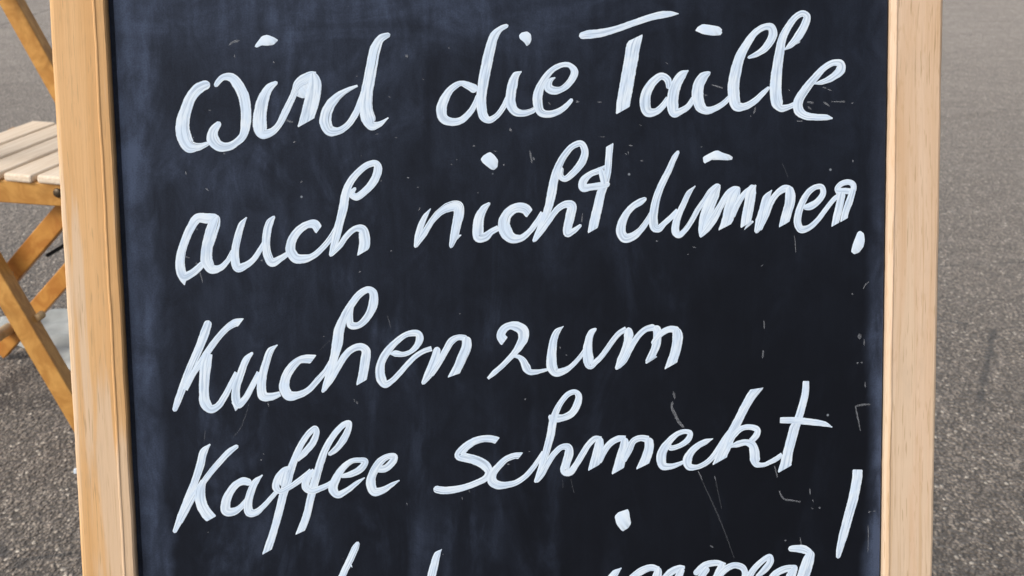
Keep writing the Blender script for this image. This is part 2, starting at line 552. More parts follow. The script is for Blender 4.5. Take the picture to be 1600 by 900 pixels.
# ---------------------------------------------------------------- handwriting, in millimetres on the board panel
# each stroke: end styles (r round, n slanted nib, p tapering, b blunt) and x, z, width triples; 'poly' = outlined blob
WORDS = {
  'wird': [
    ('rp', [-201,142.4,6,-207,139.7,7.4,-212,134.3,7.2,-215.9,125.6,7.8,-218.4,116.9,9.3,-218,108.5,10.1,-214.6,101.7,9.5,-209.7,101,5.6,-205,102.1,3.7,-201.4,103.7,2.5]),
    ('rr', [-194.3,116.5,3.7,-198.4,111.3,6.4,-198.9,106.1,8.8,-195.2,101.5,7.5,-189.6,100.7,5.8,-183.8,103.4,5,-179.1,107.8,5.4,-176.7,116.6,7,-176.3,124.9,7.2,-177.5,134.3,7.6,-181.1,142.1,7.4,-185,146.6,6.2,-190.2,146.9,4.3,-193.4,144.4,3.9,-195.6,141.4,2.9]),
    ('rp', [-155.3,142.8,2.5,-160.5,139.2,5.7,-164.5,132,7.8,-166.9,122.7,9.1,-167.5,114.3,9.9,-165.9,109.1,7.5,-160.1,110,5.2,-155.3,114.1,4.4,-150.3,122.9,5,-145.8,131.6,4.7,-143,136.8,4.2]),
    ('poly', [-168.9,166.7,-168,168.4,-163.8,173.6,-160.2,174.4,-155.6,172.5,-153.1,170.7,-156.4,167.6,-161,167.2,-164.1,167.5,-167.4,166]),
    ('pp', [-145.9,132,3,-143.6,137.4,3.8,-141.2,141.8,5.8,-137.1,144.6,7.2,-132.5,147.2,5.4,-128.9,147.4,4.5]),
    ('rn', [-130.7,147.7,4.5,-130,142.5,9,-131.1,135.4,10.3,-133.2,127.3,10.3,-135.2,121.1,9.7,-137,115.5,9.5]),
    ('pr', [-101.5,139.8,1.6,-108.1,137.2,3.1,-114.5,133.3,5,-119.7,128,6.8,-122.9,121.7,7.7,-123.7,115.9,8.6,-121.2,110.4,7.7,-115.3,109.9,5,-109.3,113.4,4.3,-103.6,120.9,4.5,-99.8,129.4,4.3,-97.3,136.6,3.6]),
    ('rp', [-79.5,173.2,3.1,-84.9,170.9,5.4,-88.8,164.3,7.4,-91.1,155.3,7.7,-93.2,145.5,7.9,-95.5,134.8,8.3,-96.3,124.9,9.1,-95,117.6,10.2,-92.9,113.2,6.9,-88,113.7,4,-81.5,118.1,0.9]),
    ('poly', [-144.4,139.2,-143.5,142.3,-139.3,146.4,-132.9,148.4,-132.2,142.6,-133,133.6,-138.4,131.9,-142.4,133.6,-144.1,135.6]),
  ],
  'die': [
    ('rr', [-22.9,136.3,6.9,-27.4,138.7,5.2,-32.1,140.2,3.6,-38.7,136.6,4.8,-43.6,129.4,6.5,-45.7,122.6,7.4,-44.4,116.9,6.8,-38.8,114.5,5.5,-32.7,115.4,4.8,-26.9,120.1,4.3,-22.9,126,3.9,-20.6,131.6,3.5]),
    ('rp', [0.1,178.2,2.6,-4.5,176.1,3.9,-8.8,171.6,6.2,-11.7,163.1,7.1,-14.1,153.7,7.6,-16.5,142.6,7.4,-18.4,131.5,6.9,-18.4,123.8,7,-16.8,117.3,6.5,-13.6,115.3,4.8,-8.7,117.6,3.9,-3.8,123.5,3.9,-0.4,130.4,3.5]),
    ('pp', [9.2,147.5,0.9,5.3,144.9,5.2,3,138.9,7.1,1.6,132,7,1.4,126,7.4,4.4,120.8,6.1,9.2,119.4,4.7,15.3,120.6,3.9,19.7,123.1,3.5]),
    ('poly', [7.9,171.7,9.7,173.5,13.6,174.2,16,172.2,16.3,168.6,15,165.7,13,164.3,11.5,166.8,8.3,169.4]),
    ('pr', [32.1,143.1,0.9,28.7,141,3.5,27.4,136.3,6.6,31.3,134.3,5.7,36.1,135.1,4.2,41.8,139.5,4.8,45.3,146.8,5.4,42,151.1,3.7,37.2,151.5,3.5,30.2,148.3,3.9,23.5,140.3,5.2,20.3,132.6,6.8,19.8,126.6,7,21.9,120,5.8,27.1,118.5,4.9,33.7,120.1,4.4,39,123.6,3.7,43.2,128,2.6]),
  ],
  'Taille': [
    ('rp', [49.9,170.7,4.2,55.4,171.6,6.1,62.3,172.2,5.7,73.4,174.7,4.6,85.5,178.6,4.4,97.6,182.4,4.6,105.9,184.1,5,111.5,184.6,3.9,117.1,184.6,0.6]),
    ('nn', [88,169.3,7.2,86.1,164.6,9.6,84.4,155.6,9.8,82.4,145.6,9.8,80.7,135.6,9.8,78.8,126.5,9.8,78.1,119.9,9.7]),
    ('rp', [109.9,134.9,3.4,109.4,140.1,5.1,105.2,142.9,4.9,99.6,139.4,5.8,94.9,132.6,7,93.5,125.3,7.9,95.3,118.9,7.3,100.9,118.8,4.9,105.6,122.4,4.5,109.8,127.8,4.2]),
    ('pp', [123.7,146.4,0.9,119.3,143.4,6.4,115.5,137.8,7.5,113.1,130.5,8,112.6,123.1,8.4,113.8,117.8,6.8,118.2,118.9,4.7,123.4,122,4.2,127.2,127.5,3.8]),
    ('rp', [138.3,144.7,2.3,133.8,141.6,7,130.5,135.7,8,130,128.3,8.4,131.9,121.9,8,135.6,119.1,5.6,142.2,120.3,4.2,148.8,124.3,3.8,152.6,128.1,3.4]),
    ('poly', [128.4,173.1,130.1,175.6,133.6,177.5,139.4,176.7,145,175.6,147.1,173.6,146.7,172.4,147.2,171.5,145.8,169.8,140.4,169.6,133.8,170.7,130.6,172.1]),
    ('rr', [165.3,154.4,2,172.1,157.2,4,178,161.9,5.5,182.4,170,6.4,180.9,174.7,5.7,176.4,174.9,4.4,170,171.2,4.6,164.1,163.6,5.9,159.4,155,6.9,156.6,145.4,7.9,155,135.8,8.4,155.3,128,8.4,157.2,121.7,7.6,162.2,121.1,5.2,169.2,124.4,4.5,175.1,129.6,3.8,179.6,133.9,2.2]),
    ('pp', [190.4,159.3,1,194.9,162.7,4.4,200.3,168.8,6.2,204.7,176.5,5.8,205.9,181.7,5.2,203.2,183.7,4.4,198.7,181.8,4.4,193.8,176.1,5,189.1,167.5,5.8,187.3,159.4,6.6,185.8,149.8,7.2,184.6,139.2,8.2,184.4,130.5,8.6,185.6,123.1,8.6,188.1,119.7,5.5,194.1,120.6,3.8,198.6,122.6,3.5]),
    ('poly', [196.8,162.1,198.8,164,201.6,165,201,163.8]),
    ('pp', [211,135.8,0.8,217,137,3.6,224,140,5,229.9,145.2,7,229.9,149.1,5.8,225.4,150.1,4.4,218.9,147.1,4.4,212,140.2,5.4,204.5,131.1,6.2,200.3,123.9,6.8,200.6,118,7.4,205.2,114.3,5.6,212.2,113.1,4.8,220.2,112.7,4.2,224.6,112,1]),
  ],
  'auch': [
    ('rr', [-199.6,52.4,7.6,-206.1,53.1,7.2,-211.5,53.2,6.5,-216.1,47.3,5.9,-220.4,38.5,5.6,-223.7,28.7,6,-224.4,20.9,6.7,-222.6,14.2,6.7,-217.6,15.7,5.2,-213.1,18.9,4.9,-209.4,22.5,4.4]),
    ('poly', [-227.1,16.5,-225.4,11.8,-222.1,7.7,-221.3,10.3,-219.9,13,-224,17.6]),
    ('rp', [-198.3,53.7,4.3,-200.6,49.1,8.5,-203.4,41.4,8.5,-206.1,32.6,7.6,-206.5,23.8,8.5,-203.3,18.7,6.8,-197.8,19.3,4.4,-192.7,24,3.5,-188.8,30.5,3.3]),
    ('pp', [-178.7,53.2,0.9,-182.4,48.1,4.4,-185.1,40.4,5,-187.2,32.2,5.2,-187.7,24.4,6.3,-186,19,6.3,-180.8,20.6,4.8,-175.7,24.1,3.9,-170.5,31.2,3.5,-167.1,36.6,3.1]),
    ('rp', [-160.3,53.2,1.8,-163.5,49.1,5.3,-165.8,41.6,5.7,-166.5,33.8,5.5,-165.7,27.1,6,-163.1,22.1,6.4,-157,24.7,4.4,-151.9,27.9,3.5]),
    ('cp', [-130.7,43.4,6.3,-133.4,47.3,6.7,-138.4,47.1,5,-144.8,42.9,5.7,-149.4,35.8,6.3,-150.1,29.5,7.1,-146.9,24.6,7.1,-141.7,24,6.1,-135.4,25.7,4.3,-128.4,31.4,4,-122.4,38.5,4,-117.4,47.1,3.8,-114.7,53.8,3.3]),
    ('rr', [-105.2,71.1,2.1,-107.9,67.2,4.6,-104.8,65.2,5.2,-99.4,68.4,5,-92.4,76,5.8,-89.5,84.1,5.9,-90.6,87.4,4.6,-95.9,86.9,4.4,-103.3,81.5,4.6,-109.3,73.9,5.3,-112.1,66.3,6.1,-113.6,58.6,6.3,-116.3,49,5.8,-119,39.4,5.8,-121.2,31.7,4.6,-123.4,25.7,2.5]),
    ('rn', [-123.1,26.1,2.7,-116.9,32.5,4,-111.8,39.2,4,-105.9,43.7,4.2,-101.3,43,6.4,-100.1,37.9,7.9,-100.3,32.1,7.7,-102,26.8,6]),
  ],
  'nicht': [
    ('pr', [-54.6,56.1,0.7,-58.4,50.9,3.5,-61.4,44.9,4.5,-63.8,37.9,4.2,-65.7,30.2,2.3]),
    ('rr', [-65.3,30.5,2.3,-59.8,38.7,4.4,-53.9,47.7,4.2,-48.1,53.7,5.1,-41.9,56.9,6.8,-36.2,57.2,8,-35.5,52.1,7.3,-37.1,45.1,6.5,-38.9,37.3,6,-40.6,32,4,-41.5,29.3,2.1]),
    ('poly', [-37.5,37.7,-33.6,37.8,-36.7,34.6,-39,32.9]),
    ('poly', [-19.9,88.8,-18,91.3,-14.9,93.1,-13,93.6,-10.4,91.5,-7.8,87.9,-8.4,83.3,-10.8,81.3,-13.2,82,-18.4,86.4]),
    ('rp', [-14.3,58.8,1.8,-18.3,55.2,5.1,-21.5,49.1,7,-22.5,42.1,7.9,-22,35.8,7.9,-17.8,35.9,6.2,-13.4,39.3,4.4,-8.5,41.8,4]),
    ('cp', [13.1,51.1,7.1,9.8,54.5,7.4,3.7,55.1,6.7,-2.1,51.3,7,-4.6,45.2,8.4,-3.5,39,9.3,0.6,34.5,7.5,6.8,34.4,4.9,12.2,38.2,4,17.6,44.7,4,22.1,51.6,3.5]),
    ('rr', [35.9,81.5,2.4,34.8,76.1,4.4,37.5,74.3,4.1,43.5,78.3,4.9,50,86.4,5.7,51.7,93.2,5.1,49.1,98.1,4.5,43.7,96.7,4.3,37.8,90.6,4.7,32.9,81.9,5.4,30.2,73.3,6.1,28.4,64.5,6.5,26,54.8,5.7,22.4,46.1,4.9,18.3,37.4,3.7,15.6,32.1,2.4]),
    ('rr', [16.3,32.6,2.6,21.3,39.3,4.1,26.3,46,4.1,32.3,53.7,4.4,37.8,56.8,5.1,42,55.9,6.9,41,48.6,6.7,39.2,41.3,6.3,38.8,36.7,5.3,43,38.3,4.1,48.2,42.2,2.2]),
    ('nn', [69,96.9,5.1,68.2,89,4.9,67.3,79.3,5.1,65,70.5,5.7,62.2,62.8,6.3,59.9,53.1,6.7,57.6,44.3,6.9,56.4,38.2,6.5]),
    ('pr', [65.6,82.6,1.4,61.2,79.4,4.4,55.2,77.1,4.1,50.3,72.3,6.1,50.2,67.9,5.9,55.1,68.3,4.9,61.1,69,4.9,67.5,70.1,4.1]),
    ('rr', [62.7,79.4,3.9,63.9,75,4.7,64.5,71,3.9]),
  ],
  'dünner': [
    ('rp', [93.4,59.5,2.7,89.6,57.2,5,84.7,54.4,4.6,80.6,50.2,4.9,77,43.2,6.2,76.1,37.1,7.1,78.7,32.6,6.8,84.5,33.7,5.9,89.9,38,4.5,94.9,44.6,4,98,50.2,3.4]),
    ('rp', [116.5,91.3,2.3,113.8,87.3,4,110.2,79.5,4.5,105.7,70.8,4.9,101.9,62.1,5.4,99.8,54.2,5.9,98.8,46.2,6.4,99.7,39.6,6.6,102.2,38.4,5.4,106.5,42.1,4,111.9,46.8,3.8,115.9,51.1,3.2]),
    ('pr', [128.3,67.5,0.7,123.6,62.5,3.8,120.2,55.5,4.3,116.8,48.5,4.7,114.5,41.4,5.4,114.3,36.1,5.9,116.5,33.6,4.5,120.8,36.8,3.8,125.3,42.9,3.8,129.8,50.8,3.8,134.3,56.9,3.8,139.3,63.4,4.7,143.3,66.8,4.1,145.3,67.3,2.3]),
    ('poly', [133.5,87.1,138,89.5,142,91.3,144.2,91.5,147.4,89.9,152.3,88.3,154.5,86.7,154.1,84.9,150.5,84.6,143.3,85.1,138.4,85.1,136.6,83.8,135,82.7,134,83.8]),
    ('rr', [144.7,67.1,2.9,141.5,61.2,7.5,137.5,52.4,8.5,134.8,45.4,7.6,133,37.4,5.8,132,32.1,2]),
    ('rr', [132.3,32.8,2.3,135.9,37.3,5,140.6,43.9,6.1,145.8,53.1,4.9,151.2,61.7,4.5,155.5,64.8,4,159.1,65,2.3]),
    ('rn', [158.2,64.8,4,155.5,60,8.3,153,52,8.8,150.9,44.1,8.3,148.5,38.1,6.9]),
    ('rr', [154.6,45.8,3.2,157.7,53.7,4.3,161.8,60.3,4.1,165.8,63.7,3.8,168.5,66.3,3.6]),
    ('rp', [157.3,54.2,3.2,160.9,59.4,3.8,164.9,63.1,4.1,168.5,65.2,4.3]),
    ('pn', [170.7,67.2,1.1,167.6,62.4,7.4,166,53.5,7.6,164.6,46.4,7.6,163.5,39.3,7.2]),
    ('poly', [164.1,39.3,167.2,41.9,168.6,42.6,169.5,41.5,165.9,38.4,162.3,35.8]),
    ('pr', [182.1,63.5,0.7,178.3,58.1,5.6,176.2,49.7,6.7,174,41.8,7.6,171.1,34.5,3.1]),
    ('rr', [173.6,36.4,3.3,178.4,47,4.3,181.4,54.9,4.5,185.7,60.9,4.5,190.7,64.1,5.4,194.6,63.7,5.1]),
    ('rn', [194.4,64.2,5.4,195,59.1,7.6,194.4,52.9,7.3,192.6,46.7,7.1,190.7,39.1,6.9]),
    ('rr', [205.3,50.8,3.6,209.4,51.6,5.5,214.8,55.1,4.7,218.2,60.3,4.4,217.4,64.6,4,213.8,65,3.8,208.4,61.9,4.4,203.4,54,5,200.9,46.5,5.3,200.3,40.2,5.5,202.6,35.7,5.5,207.7,36.3,4.4,214,41.2,3.8,220.3,49.1,3.6,225.7,55.7,3.5,229.8,59,3.1]),
    ('rr', [229.3,59.6,2.7,228.2,63.2,3.8,231.2,66.6,4,236.5,67.7,4,239.5,65.9,4.4,239.5,61.8,4.4,233.8,61.6,4.4,228.6,61.9,4]),
    ('rn', [231.6,59.6,5.5,230.1,52,5.5,228.4,44.9,5.7,227,38.1,5.1]),
    ('rn', [239.3,61.6,4.6,236.8,53.6,5.3,234.2,46.6,4.9,233.2,41.2,5.3]),
    ('poly', [243.3,32.7,245.3,33.5,247.9,31.4,248.5,26.5,247.6,22,244.4,18.1,240.9,17,238.7,19.1,240.2,24.9]),
  ],
  'Kuchen': [
    ('rr', [-207.5,-17.9,5.2,-210.2,-25.1,6.3,-214.7,-35.7,5.7,-219.9,-46.4,5.5,-225,-58.1,5.5,-229.8,-69.9,5,-232.9,-77.6,3.4]),
    ('cp', [-185.4,-18.3,5.9,-189.4,-18.6,5.5,-195.4,-22.3,4.4,-202,-29.1,4.4,-208.1,-37,4.7,-213.7,-45,4.4,-219.3,-52.9,4.2,-225.1,-63.6,3.8]),
    ('pp', [-208.4,-39.2,5.9,-210.4,-46.7,7.8,-211.8,-56.4,7.2,-212.5,-66.2,6.9,-211.8,-73.8,8,-208.3,-77.7,6.1,-203.5,-75.7,4.8,-198.4,-68.8,4.4,-193.8,-60.3,3.8,-189.8,-52.8,3.4]),
    ('rp', [-178.7,-39.6,1.9,-183.1,-44.3,4.8,-187.2,-54,5.3,-190.6,-63.6,5.5,-191.1,-71.2,6.4,-189.7,-75.4,5.3,-184.7,-70.9,4.5,-180.2,-63.4,4.2,-174.5,-53.3,4]),
    ('pp', [-161.5,-34.6,0.8,-166.5,-38.6,4.9,-169.4,-45.8,5.3,-172.1,-54.5,5.8,-173.5,-63.1,6.4,-172.5,-69.9,7.2,-167.2,-70.4,5.5,-160.9,-68.6,3.8]),
    ('poly', [-194.4,-73.3,-192.9,-76.6,-191.9,-80,-190.3,-78.4,-187.5,-74.6,-190.6,-71.3]),
    ('cp', [-137.4,-45.3,6.5,-141.7,-45,6.3,-147.1,-45.8,5.1,-152.8,-50.8,6.3,-157,-58,6.6,-157.9,-65.2,7.6,-155.1,-70,7.6,-147.9,-69.7,5.1,-141.2,-66.3,4.3,-134.9,-59.7,4.3,-129.5,-53.7,3.7,-125.8,-47.5,3.1]),
    ('pr', [-109,-9.7,0.8,-111.4,-15.9,3.9,-111.2,-22.3,5.7,-106.1,-22.7,4.6,-99.8,-17.2,5.3,-95.5,-8.1,6.7,-95.5,-0.3,5.7,-98.7,1.7,4.7,-104.4,-1.1,4.9,-110.7,-8.7,5.3,-116.1,-17.8,5.9,-119.4,-26,7.3,-120.7,-34.2,7.7,-123.4,-44.5,5.9,-126.5,-54.8,5.3,-129.3,-62,4.3,-131.9,-68.2,2.2]),
    ('rn', [-131,-67,2.9,-125.6,-59,4.6,-121.3,-51.9,4.6,-116,-43.7,4.9,-110.2,-38.7,4.9,-104.5,-37.8,5.3,-101.6,-40.5,6.5,-102.2,-47.3,7,-103.5,-54.5,6.6,-105.3,-62.8,6.8]),
    ('pp', [-85.6,-43.4,0.6,-81.5,-43.1,4.8,-76.4,-43.9,3.7,-71.3,-42.4,3.3,-66.7,-38.4,4.3,-64.4,-33.3,5.6,-65.3,-30,5,-69,-29.3,4.7,-74.2,-30.5,3.9,-80.6,-35,4.4,-86.5,-41,5.4,-90.8,-47.9,5.7,-92.3,-55,6.7,-91.5,-60.9,7,-89.1,-64.5,5.4,-84.6,-62.4,3.9,-78.7,-56.8,3.9,-73.5,-51.1,3.8,-67.6,-45.5,3.7,-61.8,-42.1,3.6,-56.3,-40.5,3.7]),
    ('rr', [-52.5,-40.9,5,-53.7,-45.3,5.5,-56.3,-52.3,5.9,-59,-58.4,6.1,-63,-64.7,2.7]),
    ('rr', [-57.1,-58.8,3.8,-52.8,-52.4,4.5,-49.4,-46.7,4.6,-46.3,-41.3,4.8,-42.5,-35.6,5.1,-37.9,-33.3,4.1,-32.8,-34,4.5]),
    ('rn', [-32.2,-34.6,6.4,-32.3,-40.1,7.2,-35.4,-47.1,7,-38.6,-54.2,6.4,-41.8,-59.9,6.5]),
  ],
  'zum': [
    ('cp', [-5.8,-37.1,7.4,-8.3,-33.2,6.4,-6.5,-28.8,5.8,-2.6,-26.4,5.3,2.8,-26.9,7.2,6.9,-30,8.3,7.3,-34.8,7.4,4.4,-40.7,5.9,1.4,-44.8,4.6,-2.4,-48.8,3.9,-7.8,-54.1,3.7,-13.3,-58.7,3.8,-18,-62.9,2]),
    ('pp', [-0.6,-48,1.3,3.6,-48.1,3.1,6.8,-51.2,5,9.1,-56.4,6.4,11.2,-59,4.5,15.3,-59.3,3.6,19.5,-58.7,2.7,23.7,-57.8,2.1]),
    ('pp', [35.4,-27.7,0.5,30.9,-31.3,4.5,28.5,-36.6,5.4,27.2,-43.8,6.3,26.6,-50.4,7.2,27,-56.4,7.8,29.6,-60.1,6.3,35,-59.2,4.8,39.8,-56.5,3.6,44.1,-52.5,3.3,48.3,-47.5,3,50.8,-43.3,2.6]),
    ('rp', [58,-30.2,1.8,54.8,-32.7,4.6,52.8,-38.2,5.5,52,-44.6,6.8,52.4,-51.1,7.9,53.5,-55.7,6.5,57.4,-53.6,4.1,61.3,-50.1,3.9,65.3,-45,3.9,69.9,-38.7,3.9,74.4,-33.7,3.9,79.3,-30.9,4]),
    ('rr', [80.8,-31.3,4.7,80.9,-35.1,6.9,79.9,-40.3,5.4,77.9,-46.7,5.4,75.6,-52.5,6,72.1,-58.8,2.6]),
    ('rr', [73.4,-57.7,3.2,77.5,-52.9,4.9,80.9,-46.8,4.5,84.1,-41.1,4.5,88,-35.7,4.3,93.2,-31.5,4.3,98.4,-30.5,5.2]),
    ('rn', [100.1,-30.7,5.5,101.3,-33.8,6.5,101,-38.4,6,100.3,-42.9,6.2,98.2,-48,5.5,95.6,-53.3,5.5]),
    ('poly', [95.7,-52.5,98.3,-51.6,100.1,-50.6,101,-51.5,97.6,-53.6,93.1,-56.2,92.4,-55]),
    ('rr', [97.6,-41.6,2.6,100.3,-38.2,3.6,104.9,-34.1,4.6,110.1,-32,4.7,115,-32.9,5.6]),
    ('rn', [114.8,-33.3,6.5,115.4,-38.2,7.8,114.6,-44.7,7.3,113,-50.5,7,110.4,-58.2,7.6]),
  ],
  'Kaffee': [
    ('pr', [-209.9,-102.2,1.1,-214.5,-107.3,5.5,-217.3,-116.7,5.8,-221.5,-128,5.1,-226.7,-140.5,5.8,-231.7,-151.9,5.6,-236.9,-163.1,2.9]),
    ('rp', [-191.7,-104.3,2.9,-197.1,-107.9,4.4,-203.5,-114.3,4.4,-210.5,-122.1,4.2,-217,-130.5,4.2,-223,-139,4,-228.4,-148.6,4,-232.7,-156.5,3.3]),
    ('pn', [-215.5,-127.7,4,-218,-134,7.1,-218.1,-142.1,7.8,-215.6,-149.1,8.2,-211.4,-154.9,8]),
    ('rr', [-184.3,-130.4,4.9,-188,-129.1,5.8,-192.5,-130.6,5.1,-197.2,-135.4,5.6,-200.8,-142.8,6.5,-201.1,-149.5,7.4,-196.7,-150.5,5.8,-191.5,-147.8,4.3,-186.3,-142.2,3.6]),
    ('pp', [-175.2,-125.2,0.9,-180.2,-129.9,4.7,-183.5,-136.5,5.4,-185.8,-144.5,5.8,-185.2,-151.3,6.7,-181.1,-151.7,5,-175.9,-147.8,3.8,-170,-141.7,3.4,-165.1,-136.4,3.1]),
    ('pn', [-150.7,-116.2,1.6,-145.8,-110.6,4.7,-139.7,-103.3,4.9,-137.1,-96.2,4.2,-137.9,-93.4,3.3,-141.8,-96.3,4.2,-147.7,-104.2,4.4,-152.1,-113.1,4.9,-155.6,-122,5.6,-158.9,-131.6,6.3,-162,-141.2,5.6,-165,-152,5.6,-168.3,-162.8,5.3,-171.6,-172.4,5.6,-174.5,-180.3,5.6]),
    ('pp', [-155.8,-120.6,2.8,-160.3,-122.1,3.5,-164.6,-127.7,5.3,-166.4,-134.3,5.3,-163.8,-137.2,4,-157.3,-134.7,3.7,-150.1,-130.1,4.2,-141.6,-123.5,4]),
    ('rr', [-159.2,-124.3,4.7,-160.6,-129.1,5.8,-161.7,-132.7,4.7]),
    ('rn', [-129,-112.4,2.8,-124.1,-108.7,4.5,-118.6,-101.7,5.3,-115.1,-94.6,4.5,-114.5,-90.5,3.3,-118.3,-91.7,4.2,-125.5,-99,4.5,-131.4,-108.5,4.9,-134.8,-116.8,5.4,-137.6,-125.1,5.6,-140.6,-134.7,6.1,-142.9,-143.1,5.4,-145.7,-154,5.4,-148.9,-162.4,5.6,-151.2,-167.4,5.2]),
    ('pp', [-139.8,-122.9,2.8,-144.7,-128.5,5.6,-145.9,-135.1,5.6,-142.1,-137.8,4.9,-136.2,-136.4,4.2,-130.2,-133.9,4,-126,-131.1,3.3]),
    ('rp', [-121.2,-128.2,2.6,-114.7,-127,4.5,-107.5,-123.3,5.3,-104.4,-118.2,4.5,-108.5,-117.2,3.8,-113.8,-117.8,3.8,-119.9,-122.4,4.9,-125.2,-130.5,6.1,-127.2,-137.1,6.8,-124.4,-141.2,5.4,-117.4,-138.3,4.2,-110.8,-133.5,3.3,-105.1,-129.8,0.9]),
    ('rp', [-96.3,-123.7,5.2,-91,-123.9,5.3,-85.5,-119.3,5.3,-83.9,-115.6,4.3,-88.4,-115.4,4.3,-94.4,-119.2,5.7,-99.7,-127.8,5.9,-101,-133.9,7.1,-98.9,-140,6.5,-92.6,-139.1,5,-86.6,-135.7,3.3,-81.1,-132.6,0.9]),
  ],
  'schmeckt': [
    ('cr', [-12.1,-107,5.5,-16.1,-105.7,5.2,-22.1,-105.4,5.1,-28.8,-107.1,5.4,-35.6,-111.8,6.1,-38.9,-116.6,7.1,-35,-118.2,6.7,-27.6,-120.5,6.9,-21,-124.6,7.1,-18.5,-129.6,5.8,-21.2,-133.7,4.6,-28,-136.9,4.5,-35.5,-139.4,4.6,-44.5,-141,5.4,-51.2,-141.1,5.5,-56,-140,5.5]),
    ('cp', [4,-118.4,5.2,0.1,-118.3,4.6,-6,-120.3,4.5,-11.7,-125.3,4.9,-15.9,-130.5,5.8,-16.4,-135.8,7.1,-12.3,-138.8,6.3,-5.6,-138.9,4.7,0.5,-137.4,4.1,6.5,-133.7,3.9,11.9,-128.1,3.8,16.5,-121.8,3.4,20,-116.2,3]),
    ('rr', [28.4,-92.6,6.8,34.2,-92.3,5,40.1,-89.6,5.4,44.5,-82.4,5.6,45.2,-77,4.7,43,-74.4,3.8,38.5,-75.4,4,33,-81.1,4.1,28.9,-88.7,4.9,26.8,-95.5,5.8,25.4,-103.6,5.8,22.9,-112.7,5.4,20.1,-121.8,5.1,17,-130.9,4.2,13.9,-137.6,2.3]),
    ('rr', [25.1,-90.8,3.2,26.3,-94.1,4.3]),
    ('rp', [14.8,-137.2,3.1,18.3,-132.3,4.9,22.5,-125.1,4.5,27.6,-117.7,4.3,33,-113.3,4.2,37.4,-113.7,5.6,37.9,-118.3,6.7,36.1,-124.2,6.3,35.1,-130.5,6.9,38.4,-131.5,5.4,42.8,-126.3,4.5,47.4,-119.1,4.7,52,-112,4.3,56.6,-108.1,4.2,61,-108.4,3.4]),
    ('rn', [60.1,-108.6,4.5,59.3,-113.1,6.7,57.6,-119.5,6.7,55.3,-129.1,7.6]),
    ('rp', [59.6,-125.1,3.3,62.9,-117.4,4.7,67.5,-111.6,4.7,72.9,-108.8,4.7,78.2,-108.7,4.2]),
    ('rn', [77.6,-109.7,5.1,77,-114.7,6.7,75.1,-121.1,7.3,72.2,-132.3,7.8]),
    ('rp', [76.9,-124.9,3.3,80.6,-116.7,5.3,83.8,-110.8,4.7,88.8,-108.9,4.6,94.3,-110,5.1]),
    ('rn', [94.6,-110.6,6.4,94.7,-116.3,6.9,92.8,-122.7,7.1,89.9,-129.5,7.5]),
    ('pp', [110.1,-113.3,0.8,109.8,-116.6,4.1,115.9,-115.6,3.7,122.5,-111.3,4.5,124.1,-106.8,4.2,120.8,-105.3,3.4,115.6,-106.5,3.7,109.9,-111.1,4.9,105,-117.6,6.5,103.3,-124.1,7.3,104.9,-129.5,6.2,111,-130,4.1,116.7,-128.3,3.1,120.4,-126.7,2.4]),
    ('pp', [140.5,-111.2,0.7,135.1,-113.2,4.2,129.8,-115.8,4.7,125.3,-119.6,5.3,122,-125.7,6.9,123.2,-130.6,5.7,128.9,-131.3,3.7,134.6,-129,3.9,139.6,-125.1,4.1,144.5,-118.3,4.1,148.5,-111.8,3.9,152.2,-106.6,3.3]),
    ('nn', [172.2,-76.2,6.9,168.5,-80.6,7,163.6,-88.6,6.5,158.7,-98.3,6.5,154.3,-107.1,7.2,150.2,-116,7.8,147.1,-122.5,8.2,145.1,-127.8,8.5]),
    ('pp', [152.6,-114.5,2.5,156.3,-108.2,4.5,161.6,-104.3,4.1,167.3,-103.8,4.1,172.3,-105.9,4.6,171.6,-109.8,4.9,167.8,-114,4.5]),
    ('pp', [153,-117.4,2.1,158.4,-115.7,4.9,164.1,-114.7,4.6,168.6,-116.9,6.1,170.1,-121.7,7.4,170.7,-127.5,7.4,171.7,-130.7,5.1,175.6,-131.6,3.3,180.6,-130.5,3]),
    ('rp', [178.8,-130.8,3,184.8,-128.2,3.9,190.3,-124.5,3.5]),
    ('bn', [207.2,-72,4.8,206.5,-81.6,5.4,204.2,-90.7,5.7,201.7,-99,6,198.8,-106.3,7.4,196.9,-113.6,7.4,194.7,-121.9,7.4,193.3,-129.3,8.2,192,-135.3,9.1]),
    ('bp', [188.5,-99.6,4.4,196.7,-99.9,4.8,204.1,-100.7,5.1,213.3,-102,4.8,220.8,-103.5,3.9,226.4,-106,0.7]),
  ],
  'immer': [
    ('pp', [74.4,-202.7,0.8,69.7,-206.6,5.6,65.4,-212.9,6.6,63.3,-219.5,6.6]),
    ('rp', [75.9,-217.4,4.8,81.3,-210.9,5,89.2,-205.4,5.8,95.9,-203.4,5,101.2,-205,4.2]),
    ('rr', [100.9,-204.7,4.8,99.8,-210.4,6.9,96.4,-219.7,6.9]),
    ('rp', [99.1,-218.5,4.5,104.5,-212.6,4.8,110.5,-207,5.6,116.5,-204.7,5.1,120,-204.2,2.1]),
    ('rr', [117.8,-205.7,4.5,114.4,-213.7,6.4,111.1,-221.7,6.7]),
    ('rp', [127.7,-209,4.5,134.9,-203.2,5.2,143.2,-202.1,4.5,149.4,-203.8,3.1]),
    ('rr', [136,-206.2,5.2,130.8,-213.3,5.2,127.7,-219.5,5.2]),
    ('rr', [146.8,-203,4.1,144.7,-208.7,5.8,141.1,-216.9,6.2]),
    ('rr', [143.2,-213.9,4.6,149.4,-207,5.2,155.6,-204.4,4.8,161.6,-206.1,4.8,163.7,-210.6,4.6,161.8,-217.9,5.2]),
